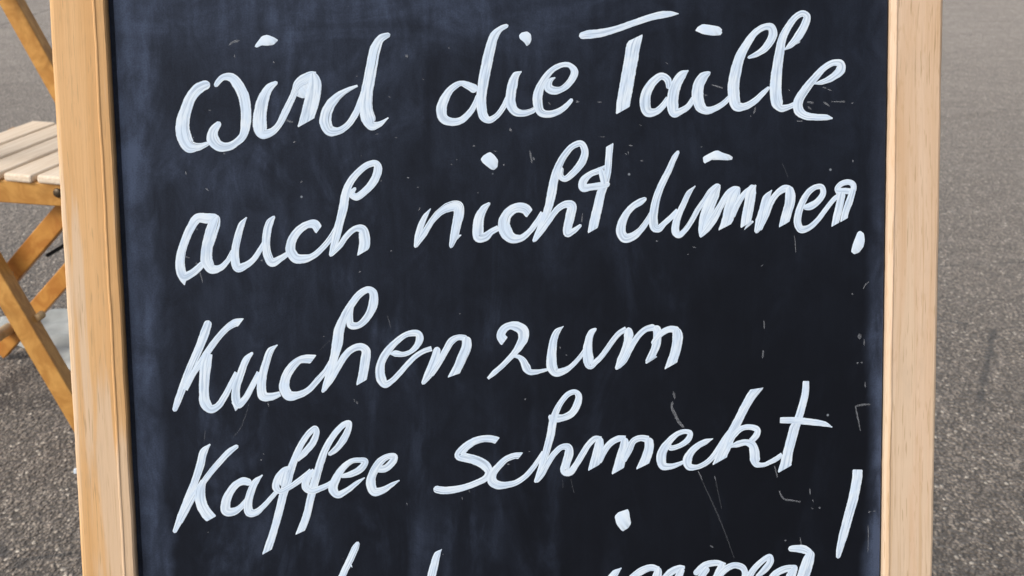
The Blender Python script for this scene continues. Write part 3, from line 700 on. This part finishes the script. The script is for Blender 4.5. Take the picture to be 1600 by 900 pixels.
    ('pp', [172.2,-213.6,3.1,178.4,-208.1,5.2,182.1,-202.5,5.2,181.8,-198.8,3.7,178.4,-200.4,4.2,171.6,-206.2,4.7,167.2,-212.3,5.2,164.7,-219.1,5.2]),
    ('rr', [181,-217.7,4.8,185.7,-212.1,5.4,192.9,-208.7,5.4,200.7,-208.2,4.6]),
    ('rr', [200.2,-208,4.2,197.1,-214.2,7.3,194,-220.4,7.3]),
    ('rr', [196.2,-193.9,4,201.2,-193.9,5.6,206.4,-194.8,6.3,210.8,-197.4,5]),
    ('rr', [211.8,-197.4,5.2,209.8,-203.1,9,207.5,-210.4,9.4,204.5,-219.8,9.6]),
  ],
  'dot': [
    ('poly', [69.8,-164.8,72.4,-162,76.4,-160.8,79.3,-159.9,80.3,-162.1,80.6,-165,81.6,-170.4,79.6,-173.7,75.2,-176.2,71.1,-170.6]),
  ],
  'doch_a': [
    ('rr', [-111.2,-176.3,2.7,-113.4,-180.3,5,-116.9,-187.8,5.1,-120.5,-194.6,5,-123.8,-201.5,5,-127.1,-207.7,5]),
    ('rr', [-117,-191.3,1.5,-115.9,-193.7,1.1]),
  ],
  'doch_b': [
    ('pr', [-52.9,-183.5,0.4,-56.2,-187.3,4.9,-58.3,-194.2,5.9,-60.4,-201.8,6.2,-62.4,-209.4,6.2]),
  ],
  '!': [
    ('br', [245.4,-137.7,7.7,244.8,-145.9,7.5,242.3,-159.3,7.5,239,-171.8,7.1,235.5,-185.3,6.7,233.1,-194.7,5.4,231.7,-201.8,3.1]),
  ],
  'scratch': [
    ('rr', [112.4,-76.6,1.1,112.8,-79.1,1.6,113.2,-81.8,0.8]),
    ('rp', [111.8,-84,2.4,111,-86.6,1.5,112.8,-91.7,2.1,116,-98,2.1,119.6,-102.6,1.6]),
    ('pp', [184.8,-132.6,0.6,186,-136.8,1,187,-141.1,0.8]),
    ('pp', [188.3,-150.9,0.6,189.7,-154.1,1,191.8,-157.1,1.2,196.8,-158.3,1.2,203.8,-159.7,1]),
    ('pp', [203.8,-185.8,0.5,204.7,-191.3,0.8]),
    ('rr', [211.9,-164.4,0.8,213.4,-165.5,0.8]),
    ('rr', [217.4,-164.6,1.7,218.4,-164.4,1.5]),
    ('rr', [253.9,-169.5,1.7,254.9,-168.9,1.5]),
    ('rr', [256.7,-168.9,0.6,259.3,-168.7,0.5]),
    ('rr', [253.5,-178.7,0.5,253.8,-185,0.6,253.7,-199.3,0.4]),
    ('rr', [192.4,-187.7,1.2,193.7,-187.5,1]),
    ('rp', [-150.4,118.2,1,-147.9,116.9,1.5,-145.5,116.2,0.8]),
    ('pp', [140.2,136.2,0.6,144.4,135.2,1,147.5,134,0.8]),
    ('pp', [135,129.4,0.7,136.6,129.3,0.7]),
    ('rr', [170.2,120.5,1,169.7,118.1,1.4,169,116.2,1]),
    ('rr', [167,114.7,1,167.3,114.2,1]),
    ('rr', [199.2,110.5,0.8,203.7,110.5,0.8]),
    ('pp', [217.5,133.6,0.6,220,132.8,1]),
    ('rr', [221,132,1.4,223.6,131.1,1.2]),
    ('pp', [206.6,123.5,1,211.1,123,1.4]),
    ('rr', [207.1,120.3,1.4,209.7,118.5,1]),
    ('pp', [223.6,123.5,0.5,233.2,123.3,1.2]),
    ('rr', [218.1,123.3,1,220.1,122.1,1.6,222.4,120.3,1]),
    ('rr', [238,121.9,1.2,239,122.5,1]),
    ('rr', [193.8,132,1.2,194.2,131.3,1]),
    ('pp', [139.7,136.4,0.6,147.4,134,0.8]),
    ('rr', [60.9,126.1,1.1,63.5,126,1.3]),
    ('rr', [46.2,126.3,1.1,47.7,126.3,0.9]),
    ('rr', [108,152,0.7,109.7,150.8,0.7]),
    ('rr', [89.8,110.2,0.9,91.1,109.4,0.7]),
    ('rr', [27.2,126.4,1.1,28.5,124.8,0.9]),
    ('rr', [46.3,127.1,1.1,48,126.4,1.2]),
    ('rr', [0.7,109.6,1,1.3,107.2,1.2]),
    ('rr', [-40.2,164.8,0.7,-38.9,163.3,0.9]),
    ('rr', [-57.8,143.5,0.7,-56.9,143.1,0.7]),
    ('rr', [-145.4,103,1.4,-144.3,103.2,1.4]),
    ('rr', [-157,156.4,0.9,-156.4,156.2,0.9]),
    ('rr', [-80.8,132.1,1.1,-79.8,131.9,0.9]),
    ('rr', [-102.6,146.1,0.5,-101,146.4,0.5]),
    ('rr', [-90.5,107.1,0.7,-88.6,107.5,0.7]),
    ('rr', [-68.6,159.5,2.2,-67.7,158.4,1.8]),
    ('rr', [-77.4,104.8,0.7,-76.3,104.6,0.7]),
    ('rr', [-156.9,156.5,1,-156.3,155.8,1]),
    ('rr', [-200.9,125.4,0.7,-199.4,125,0.7]),
    ('rr', [-185.7,167.9,0.9,-183,169.9,1.4,-178.9,170.9,1.4]),
    ('rr', [-182.4,161.7,1,-182.1,159.6,1]),
    ('rr', [-192.3,96.6,1.2,-191.3,95.8,1.2]),
    ('rr', [-145.8,102.9,1,-145,102.9,1]),
    ('rr', [-217.9,84.7,1.1,-217.6,82.7,1.3]),
    ('rr', [-205.2,73.4,1.1,-203.3,71.4,0.9]),
    ('pp', [-211.5,16.7,0.7,-210.6,12.8,0.9,-210,9.6,0.5]),
    ('rr', [-170.2,23.7,1.3,-169.6,23.9,1.3]),
    ('rr', [-220.9,27.7,0.8,-218,26.5,0.8]),
    ('rr', [-214,23.1,1.1,-213.6,22.6,1.1]),
    ('rr', [-141.7,75.9,1.3,-140.7,76.5,1.3]),
    ('rr', [-88.1,75.4,1.2,-87.1,76.1,0.8]),
    ('rr', [-170.3,23.5,1.3,-169.5,23.7,1.3]),
    ('rr', [-82.5,27.8,1,-81.7,28,1]),
    ('rr', [-100.8,93.1,0.8,-100.5,92.5,0.8]),
    ('rr', [-104.5,13.7,1,-103.4,14.3,0.8]),
    ('rr', [-24.8,98,1.2,-23.3,98,1.2]),
    ('rr', [-40.2,85.9,1,-39.3,85.8,1]),
    ('rr', [-36.3,89,0.8,-35.8,88.9,0.8]),
    ('rr', [-70.1,77.5,1,-68.7,77.4,1]),
    ('rr', [-63.3,70.7,1,-62.6,70.7,1]),
    ('rr', [-22.3,66.2,0.9,-21.7,66.2,0.9]),
    ('rr', [-4.4,84.8,1.1,-3.7,84.8,1.1]),
    ('rr', [14,94.2,0.9,14.3,91.6,1.1,14.8,88.5,1.2,15.2,85.7,1.1]),
    ('rr', [16.1,89.4,1.6,17,87.6,1.2]),
    ('rr', [-62.9,54.9,1,-61.8,56.9,0.9]),
    ('rr', [-16.1,34.1,0.9,-15.4,33.5,0.9]),
    ('rr', [-10.9,94.3,0.9,-8.6,93.9,0.7]),
    ('pp', [49.7,50.4,0.5,48.9,44.5,0.9]),
    ('rr', [82.2,96.3,1,84.5,96,1.2]),
    ('rr', [80,90.7,1,80.5,89.7,0.8]),
    ('rr', [81.6,92.1,0.9,81.9,90.4,0.9]),
    ('rr', [0.5,108.9,1.9,1.4,107.5,1.6]),
    ('rr', [-4.3,84.9,0.9,-3.7,84.7,0.9]),
    ('rr', [61.4,102.5,0.5,65.8,102.4,0.6]),
    ('rr', [90.2,85.8,1.1,91.8,85.3,1.1]),
    ('rr', [100.6,30,1.4,101.6,29.9,1.4]),
    ('rr', [126.2,25.3,1.1,128.4,24.7,1.1]),
    ('rr', [82.3,96.2,0.9,84.4,96,0.9]),
    ('rr', [132.2,94.5,0.7,133.3,94,0.7]),
    ('rr', [122.7,20.2,0.9,123.3,20,0.9]),
    ('pp', [198.1,31.3,0.4,198.8,26.8,0.7,199.2,19.6,0.5]),
    ('rr', [239.1,83,1.1,239.4,81.5,0.9]),
    ('rr', [174.6,10.4,0.9,176.1,11.4,0.9]),
    ('rr', [-169.7,-74.7,1.1,-169.1,-76.9,1.3]),
    ('rr', [-196,-25.5,1.1,-195,-25.8,1.1]),
    ('rr', [-110.8,-74.2,0.8,-110.1,-76.3,0.8]),
    ('rr', [-109,-75.8,1.2,-108.4,-77.6,1]),
    ('rr', [-130.2,-29.8,0.8,-129.5,-30.1,0.8]),
    ('rr', [-36.9,-16.9,0.9,-35.8,-16.9,0.9]),
    ('rr', [-35.3,-55.6,0.6,-34.6,-55.9,0.6]),
    ('rr', [32.7,-41.9,1,33.1,-43.4,0.7]),
    ('rr', [36.6,-47.7,0.8,37.5,-48.3,0.8]),
    ('rr', [-176.1,-114.8,1.3,-175.4,-114.2,1.3]),
    ('rr', [-174.2,-110.6,0.9,-173.6,-110.7,0.9]),
    ('rr', [-214.4,-164.3,0.9,-213.9,-164.4,0.9]),
    ('rr', [-32.7,-141.9,0.7,-32.5,-143.2,0.9]),
    ('rr', [-37.9,-146.3,0.7,-37.5,-148.4,0.9]),
    ('rr', [-5.4,-124.2,1,-3.9,-124.1,1]),
    ('rr', [9.7,-115.8,0.7,10.3,-115.8,0.7]),
    ('rr', [9.7,-115.6,0.9,10.3,-115.7,0.9]),
    ('rr', [7.5,-78.2,1.1,8,-78.2,1.1]),
    ('pp', [129.7,-134.2,0.6,131.4,-137.6,0.7,132.8,-140.8,0.4]),
    ('rr', [141.6,-138.4,0.8,142.2,-141.1,0.8]),
    ('rr', [122.9,-114.6,1,123.4,-114.9,1]),
    ('rr', [210.5,-150.1,0.9,211,-154.9,0.8]),
    ('rr', [212.7,-158.3,0.8,213.2,-160,0.8]),
    ('rr', [138.4,-189,1.3,140.4,-190.5,1.2]),
    ('rr', [193,-187.3,1.1,193.5,-187.9,1.1]),
    ('rr', [-76.5,-149,0.9,-76.3,-150.6,0.7]),
    ('rr', [-52.3,-187.2,1,-52,-187.5,1]),
    ('rr', [-122.2,-187.3,0.7,-121.9,-187.6,0.7]),
    ('rr', [243.1,-91.3,1.1,248.1,-90.6,1.4,253.9,-90.4,1.1]),
    ('pp', [243.3,-91.6,1.1,244.8,-99.1,1.2,247,-109.5,0.5]),
    ('rr', [244,-60.3,1.6,244.7,-60.3,1.6]),
    ('rr', [247,-60.2,1.6,247.7,-60.2,1.6]),
    ('rr', [240,-10.4,1.4,240.2,-11.6,1.4]),
    ('pp', [247.7,-7.7,0.5,249.8,-4.2,1.1,251.9,-2.6,0.7]),
    ('rr', [245.3,-40.2,2.8,245.9,-42.8,2.5]),
    ('rr', [248.9,-43.8,1.1,249.1,-47.8,1.2]),
    ('rr', [250,-74.2,0.9,250.2,-78.1,1.1]),
    ('rr', [176.7,-27.6,0.7,177.2,-33.7,0.9]),
    ('rr', [176.4,-49.3,1.2,175.9,-54.6,1.1]),
    ('rr', [7.5,-78.5,1,8,-78.7,1]),
  ],
  'faint': [
    ('pp', [189.2,81.8,0.4,191.5,76.9,0.5,193.3,72,0.3]),
    ('pp', [-187,-87.2,0.5,-184.4,-81.3,0.6,-182.4,-74.8,0.4]),
    ('pp', [-86,-16.6,0.4,-85.1,-20.8,0.7,-84.2,-25,0.4]),
    ('pp', [-133.1,-39.5,0.3,-125.8,-32.5,0.4]),
    ('pp', [-86.4,-16.6,0.4,-85,-21.1,0.6,-84,-25.3,0.3]),
    ('pp', [-185,-83.4,0.4,-188.6,-91.3,0.7,-193.9,-98,0.4]),
    ('pp', [-212.8,-92.1,0.6,-213.8,-99.5,0.8]),
    ('pp', [39,-136.8,0.5,40.1,-141.9,0.6,41.1,-146.4,0.4]),
    ('pp', [33.2,-137,0.3,33.3,-142.6,0.5]),
    ('pp', [129.9,-134.9,0.7,135.8,-148.5,0.8,142.5,-163.5,1.1,149.1,-180,0.8,155.8,-199.3,0.5]),
    ('pp', [141.8,-138,0.5,143.8,-148.8,0.7,146.7,-162.4,0.4]),
  ],
}


NIB = Vector((math.cos(R(28)), math.sin(R(28))))
NIB2 = Vector((math.cos(R(52)), math.sin(R(52))))


def catmull(P, step):
    out = []
    n = len(P)
    for i in range(n - 1):
        p1, p2 = P[i], P[i + 1]
        p0 = P[i - 1] if i > 0 else tuple(2 * a - b for a, b in zip(p1, p2))
        p3 = P[i + 2] if i + 2 < n else tuple(2 * b - a for a, b in zip(p1, p2))
        d01 = max(math.dist(p0[:2], p1[:2]), 1e-3) ** 0.5
        d12 = max(math.dist(p1[:2], p2[:2]), 1e-3) ** 0.5
        d23 = max(math.dist(p2[:2], p3[:2]), 1e-3) ** 0.5
        t0, t1 = 0.0, d01
        t2, t3 = t1 + d12, t1 + d12 + d23
        k = max(2, int(math.dist(p1[:2], p2[:2]) / step))
        for j in range(k):
            t = t1 + (t2 - t1) * j / k
            q = []
            for a in range(2):
                A1 = (t1 - t) / (t1 - t0) * p0[a] + (t - t0) / (t1 - t0) * p1[a]
                A2 = (t2 - t) / (t2 - t1) * p1[a] + (t - t1) / (t2 - t1) * p2[a]
                A3 = (t3 - t) / (t3 - t2) * p2[a] + (t - t2) / (t3 - t2) * p3[a]
                B1 = (t2 - t) / (t2 - t0) * A1 + (t - t0) / (t2 - t0) * A2
                B2 = (t3 - t) / (t3 - t1) * A2 + (t - t1) / (t3 - t1) * A3
                q.append((t2 - t) / (t2 - t1) * B1 + (t - t1) / (t2 - t1) * B2)
            f = j / k
            f = f * f * (3 - 2 * f) * 0.5 + f * 0.5
            q.append(p1[2] + (p2[2] - p1[2]) * f)
            out.append(q)
    out.append(list(P[-1]))
    return out


CROSS = (-1.0, -0.9, -0.35, 0.35, 0.9, 1.0)
PROF = (0.0, 0.03, 0.035, 0.035, 0.03, 0.0)


def add_stroke(bm, uvl, ends, L, zb, sid, thick=1.0):
    P = [tuple(L[i:i + 3]) for i in range(0, len(L), 3)]
    big = max(p[2] for p in P) > 3
    # round and blunt ends reach a little past the traced end point
    for e, (a, b) in ((0, (0, 1)), (1, (-1, -2))):
        if ends[e] == 'r':
            A, B = P[a], P[b]
            d = max(math.dist(A[:2], B[:2]), 1e-3)
            ex = 0.30 * A[2]
            P[a] = (A[0] + (A[0] - B[0]) / d * ex, A[1] + (A[1] - B[1]) / d * ex, A[2])
    Q = catmull(P, 0.7 if big else 1.2)
    n = len(Q)
    cum = [0.0]
    for i in range(1, n):
        cum.append(cum[-1] + math.dist(Q[i][:2], Q[i - 1][:2]))
    tot = cum[-1]
    rows = []
    for i, q in enumerate(Q):
        a, b = Q[max(0, i - 2)], Q[min(n - 1, i + 2)]
        t = Vector((b[0] - a[0], b[1] - a[1]))
        if t.length < 1e-6:
            t = Vector((1, 0))
        t.normalize()
        N = Vector((-t.y, t.x))
        w = q[2] * (0.97 if big else 1.0)
        for e, dist in ((0, cum[i]), (1, tot - cum[i])):
            c = ends[e]
            if c == 'r':
                hw = max(w * 0.5, 0.2)
                if dist < hw:
                    w = w * max(0.12, math.sqrt(max(0.0, 1 - (1 - dist / hw) ** 2)))
            elif c in 'nbc':
                if dist < 0.5:
                    w *= 0.86 + 0.14 * dist / 0.5
        N0 = N.copy()
        for e, dist in ((0, cum[i]), (1, tot - cum[i])):
            if ends[e] in 'nc':
                NB = NIB if ends[e] == 'n' else NIB2
                nb = NB if NB.dot(N0) > 0 else -NB
                ang = N0.angle_signed(nb, 0.0)
                ang = max(-R(48), min(R(48), ang))
                reach = max(q[2] * 0.75, 0.5)
                k = max(0.0, 1 - dist / reach)
                an = ang * k
                N = Matrix.Rotation(-an, 2) @ N
                w = w / max(0.5, math.cos(an))
        row = []
        seed = sid * 13.7
        ja = 1 + 0.05 * noise.noise((cum[i] * 0.30, seed, 0)) + 0.03 * noise.noise((cum[i] * 0.9, seed, 3))
        jb = 1 + 0.05 * noise.noise((cum[i] * 0.30, seed, 7)) + 0.03 * noise.noise((cum[i] * 0.9, seed, 9))
        if not big:
            ja = 1 + 0.5 * noise.noise((cum[i] * 0.8, seed, 0)); jb = 1 + 0.5 * noise.noise((cum[i] * 0.8, seed, 4))
        for cx, hgt in zip(CROSS, PROF):
            off = cx * w * 0.5 * (ja if cx < 0 else jb)
            y = zb + hgt * thick + 0.028 * i / n
            row.append((bm.verts.new(((q[0] + N.x * off) / 1000, -y / 1000, (q[1] + N.y * off) / 1000)), cum[i] + sid * 97.0, (cx + 1) / 2))
        rows.append(row)
    # keep the bristle side consistent: v grows to the right of the picture for downstrokes
    for r0, r1 in zip(rows[:-1], rows[1:]):
        for k in range(len(CROSS) - 1):
            qd = (r0[k], r0[k + 1], r1[k + 1], r1[k])
            try:
                f = bm.faces.new([v[0] for v in qd])
            except ValueError:
                continue
            f.smooth = True
            for lp, v in zip(f.loops, qd):
                lp[uvl].uv = (v[1], v[2])


def add_poly(bm, uvl, L, zb, sid):
    P = [(L[i], L[i + 1]) for i in range(0, len(L), 2)]
    n = len(P)
    O = []
    for i in range(n):                          # one round of corner softening, keeping the hand-drawn shape
        p0, p1, p2 = P[i - 1], P[i], P[(i + 1) % n]
        for f in (0.28, 0.12):
            O.append((p1[0] + (p0[0] - p1[0]) * f, p1[1] + (p0[1] - p1[1]) * f))
        O.append((p1[0] + (p2[0] - p1[0]) * 0.2, p1[1] + (p2[1] - p1[1]) * 0.2))
    cx = sum(p[0] for p in O) / len(O)
    cy = sum(p[1] for p in O) / len(O)
    ang = 0.6
    ux, uy = math.cos(ang), math.sin(ang)
    ext = max(abs(-(p[0] - cx) * uy + (p[1] - cy) * ux) for p in O) + 1e-3

    def uvof(x, y):
        return ((x - cx) * ux + (y - cy) * uy + sid * 97.0, 0.04 + 0.02 * (-(x - cx) * uy + (y - cy) * ux) / ext)
    ring = []
    for s, h in ((1.0, 0.0), (0.93, 0.03)):
        ring.append([(bm.verts.new(((cx + (p[0] - cx) * s) / 1000, -(zb + h) / 1000, (cy + (p[1] - cy) * s) / 1000)),
                      uvof(cx + (p[0] - cx) * s, cy + (p[1] - cy) * s)) for p in O])
    cv = (bm.verts.new((cx / 1000, -(zb + 0.03) / 1000, cy / 1000)), uvof(cx, cy))
    m = len(O)
    for i in range(m):
        j = (i + 1) % m
        for fv in ((ring[0][i], ring[0][j], ring[1][j], ring[1][i]), (ring[1][i], ring[1][j], cv)):
            f = bm.faces.new([v[0] for v in fv])
            f.smooth = True
            for lp, v in zip(f.loops, fv):
                lp[uvl].uv = v[1]


sid = 0
for word, strokes in WORDS.items():
    bm = bmesh.new()
    uvl = bm.loops.layers.uv.new("UVMap")
    mark = word in ('scratch', 'faint')
    for k, (e, L) in enumerate(sorted(strokes, key=lambda q: q[0] != 'poly')):
        sid += 1
        zb = 0.06 + 0.030 * (k % 24)
        if mark:
            zb = 0.03 + 0.0006 * k + (0.1 if word == 'faint' else 0)
        if e == 'poly':
            add_poly(bm, uvl, L, zb, sid)
        else:
            add_stroke(bm, uvl, e, L, zb, sid, 0.2 if mark else 1.0)
    nm = {'scratch': "chalk_scratches", 'faint': "chalk_scratches", '!': "exclamation_mark", 'doch_a': "handwritten_stroke",
          'doch_b': "handwritten_stroke", 'dot': "handwritten_dot"}.get(word, "handwritten_word")
    me = bpy.data.meshes.new(nm)
    bm.to_mesh(me)
    bm.free()
    o = link(nm, me, M['mark'] if word == 'scratch' else M['faint'] if mark else M['paint'], panel)
    if mark:
        o['kind'] = 'stuff'
        o['label'] = "grey chalk scratches and specks on the board" if word == 'scratch' else "very faint thin scratches on the board"
    elif nm == "handwritten_word":
        o['label'] = 'white handwritten word reading "%s"' % word
    else:
        o['label'] = {'!': "slanted white stroke of an exclamation mark", 'dot': 'white dot over the i of "immer"',
                      'doch_a': "white tip of a tall letter with a small nub", 'doch_b': "sharp white tip of a tall letter"}[word]

# ---------------------------------------------------------------- folding chair
# chair frame: x along the seat rails (front = +x), y across the seat, z up
P0 = Vector((-0.76069154, 2.11867347, 0.0))
Wv = Vector((0.2179891, 0.9759512, 0))
Rv = Vector((0.9759512, -0.2179891, 0))
chair = empty("folding_chair", "honey coloured wooden folding chair with bleached seat slats beside the chalkboard",
              "chair", frame_matrix(Rv, Wv, Vector((0, 0, 1)), P0))
SEAT_W = 0.325


def bar(name, a, b, width, y0, y1, mat, bev=0.002, cut=None):
    """straight wooden bar in the chair's side plane from a to b (x, z)"""
    ax, az = a
    bx, bz = b
    L_ = math.hypot(bx - ax, bz - az)
    bm = box(bmesh.new(), (-width / 2, 0, 0), (width / 2, y1 - y0, L_), bev)
    o = from_bm(name, bm, mat, chair)
    d = Vector((bx - ax, 0, bz - az)).normalized()
    yv = Vector((0, 1, 0))
    xv = yv.cross(d)
    o.matrix_local = frame_matrix(xv, yv, d, Vector((ax, y0, az)))
    return o


def leg_x(z, sh=0.0):       # centre line of the long leg / back upright
    return -0.020 - 0.50 * (z - 0.13) + 0.017 + sh


for y0, sh in ((-0.030, 0.0265), (0.378, 0.039)):
    bar("back_upright", (leg_x(0.012, sh), 0.012), (leg_x(0.86, sh), 0.86), 0.034, y0, y0 + 0.028, M['varnish'])
CX0, CZ0 = 0.0300, 0.3745   # a point on the centre line of the short crossing leg
for y0, sh in ((0.022, 0.0), (SEAT_W - 0.040, 0.034)):
    k = 0.96
    bar("crossing_leg", (CX0 + sh + (0.440 - CZ0) * k, 0.440), (CX0 + sh + (0.014 - CZ0) * k, 0.014), 0.032, y0, y0 + 0.018, M['varnish_red'])
for y0 in (0.0, SEAT_W - 0.020):
    bar("seat_rail", (-0.215, 0.4270), (0.215, 0.4270), 0.037, y0, y0 + 0.020, M['varnish'])
slat_me = None
for k in range(-3, 5):
    if slat_me is None:
        bm = box(bmesh.new(), (-0.0248, -0.004, 0.0), (0.0248, SEAT_W + 0.006, 0.013), 0.0035)
        so = from_bm("seat_slat", bm, M['slat'], chair)
        slat_me = so.data
    else:
        so = link("seat_slat", slat_me, None, chair)
    so.location = (-0.009 + 0.057 * k, 0, 0.4452 + random.uniform(-0.0006, 0.0006))
    so.rotation_euler = (0, 0, -0.075 + random.uniform(-0.006, 0.006))
for z in (0.72, 0.79):
    bm = box(bmesh.new(), (-0.006, -0.004, -0.022), (0.006, SEAT_W + 0.03, 0.022), 0.004)
    bo = from_bm("back_slat", bm, M['slat'], chair)
    bo.location = (leg_x(z, 0.017) + 0.02, 0, z)
    bo.rotation_euler = (0, R(-26.6), 0)


def rod(name, x, z, y0, y1, r, mat, n=14):
    o = from_bm(name, tube(bmesh.new(), (0, 0, 0), (0, y1 - y0, 0), r, n), mat, chair, smooth=True)
    o.location = (x, y0, z)
    return o


rod("stretcher", -0.250, 0.067, 0.036, SEAT_W - 0.036, 0.011, M['dowel'])
rod("pivot_rod", 0.002, 0.312, 0.036, SEAT_W - 0.036, 0.0032, M['black'], 10)
rod("spacer_peg", -0.001, 0.221, -0.012, 0.008, 0.0065, M['dowel'])
rod("spacer_peg", -0.050, 0.287, -0.012, 0.010, 0.005, M['dowel'])
for bx_, bz_, by_ in ((leg_x(0.427, 0.0265), 0.427, -0.0325), (0.150, 0.428, -0.002)):
    rod("bolt", bx_, bz_, by_, 0.012, 0.006, M['brass'])
rod("bolt", 0.056, 0.431, -0.004, 0.024, 0.0075, M['brass'])

# ---------------------------------------------------------------- pale sheet on the ground under the chair
random.seed(3)
bm = bmesh.new()
corners = (Vector((-1.03, 2.575, 0)), Vector((-0.795, 2.38, 0)), Vector((-0.70, 2.78, 0)), Vector((-1.04, 2.67, 0)))
NX, NY = 30, 18
grid = []
for j in range(NY + 1):
    row = []
    for i in range(NX + 1):
        a, b = i / NX, j / NY
        p = corners[0].lerp(corners[1], a).lerp(corners[3].lerp(corners[2], a), b)
        edge = min(a, 1 - a, b, 1 - b)
        p.x += 0.02 * noise.noise((p.x * 9, p.y * 9, 1.0))
        p.y += 0.02 * noise.noise((p.x * 9, p.y * 9, 5.0))
        lift = min(1.0, edge * 6)
        p.z = 0.003 + lift * (0.004 + 0.024 * abs(noise.noise((p.x * 13, p.y * 20, 2.0))) + 0.004 * noise.noise((p.x * 40, p.y * 40, 0)))
        row.append(bm.verts.new(p - Vector((-0.8, 2.45, 0))))
    grid.append(row)
for j in range(NY):
    for i in range(NX):
        bm.faces.new((grid[j][i], grid[j][i + 1], grid[j + 1][i + 1], grid[j + 1][i]))
sheet = from_bm("plastic_sheet", bm, M['sheet'], smooth=True)
sheet.location = (-0.8, 2.45, 0)
md = sheet.modifiers.new("thickness", 'SOLIDIFY')
md.thickness = 0.0015
md.offset = 1
sheet['label'] = "crumpled pale grey sheet lying on the ground under the wooden chair"
sheet['category'] = "sheet"
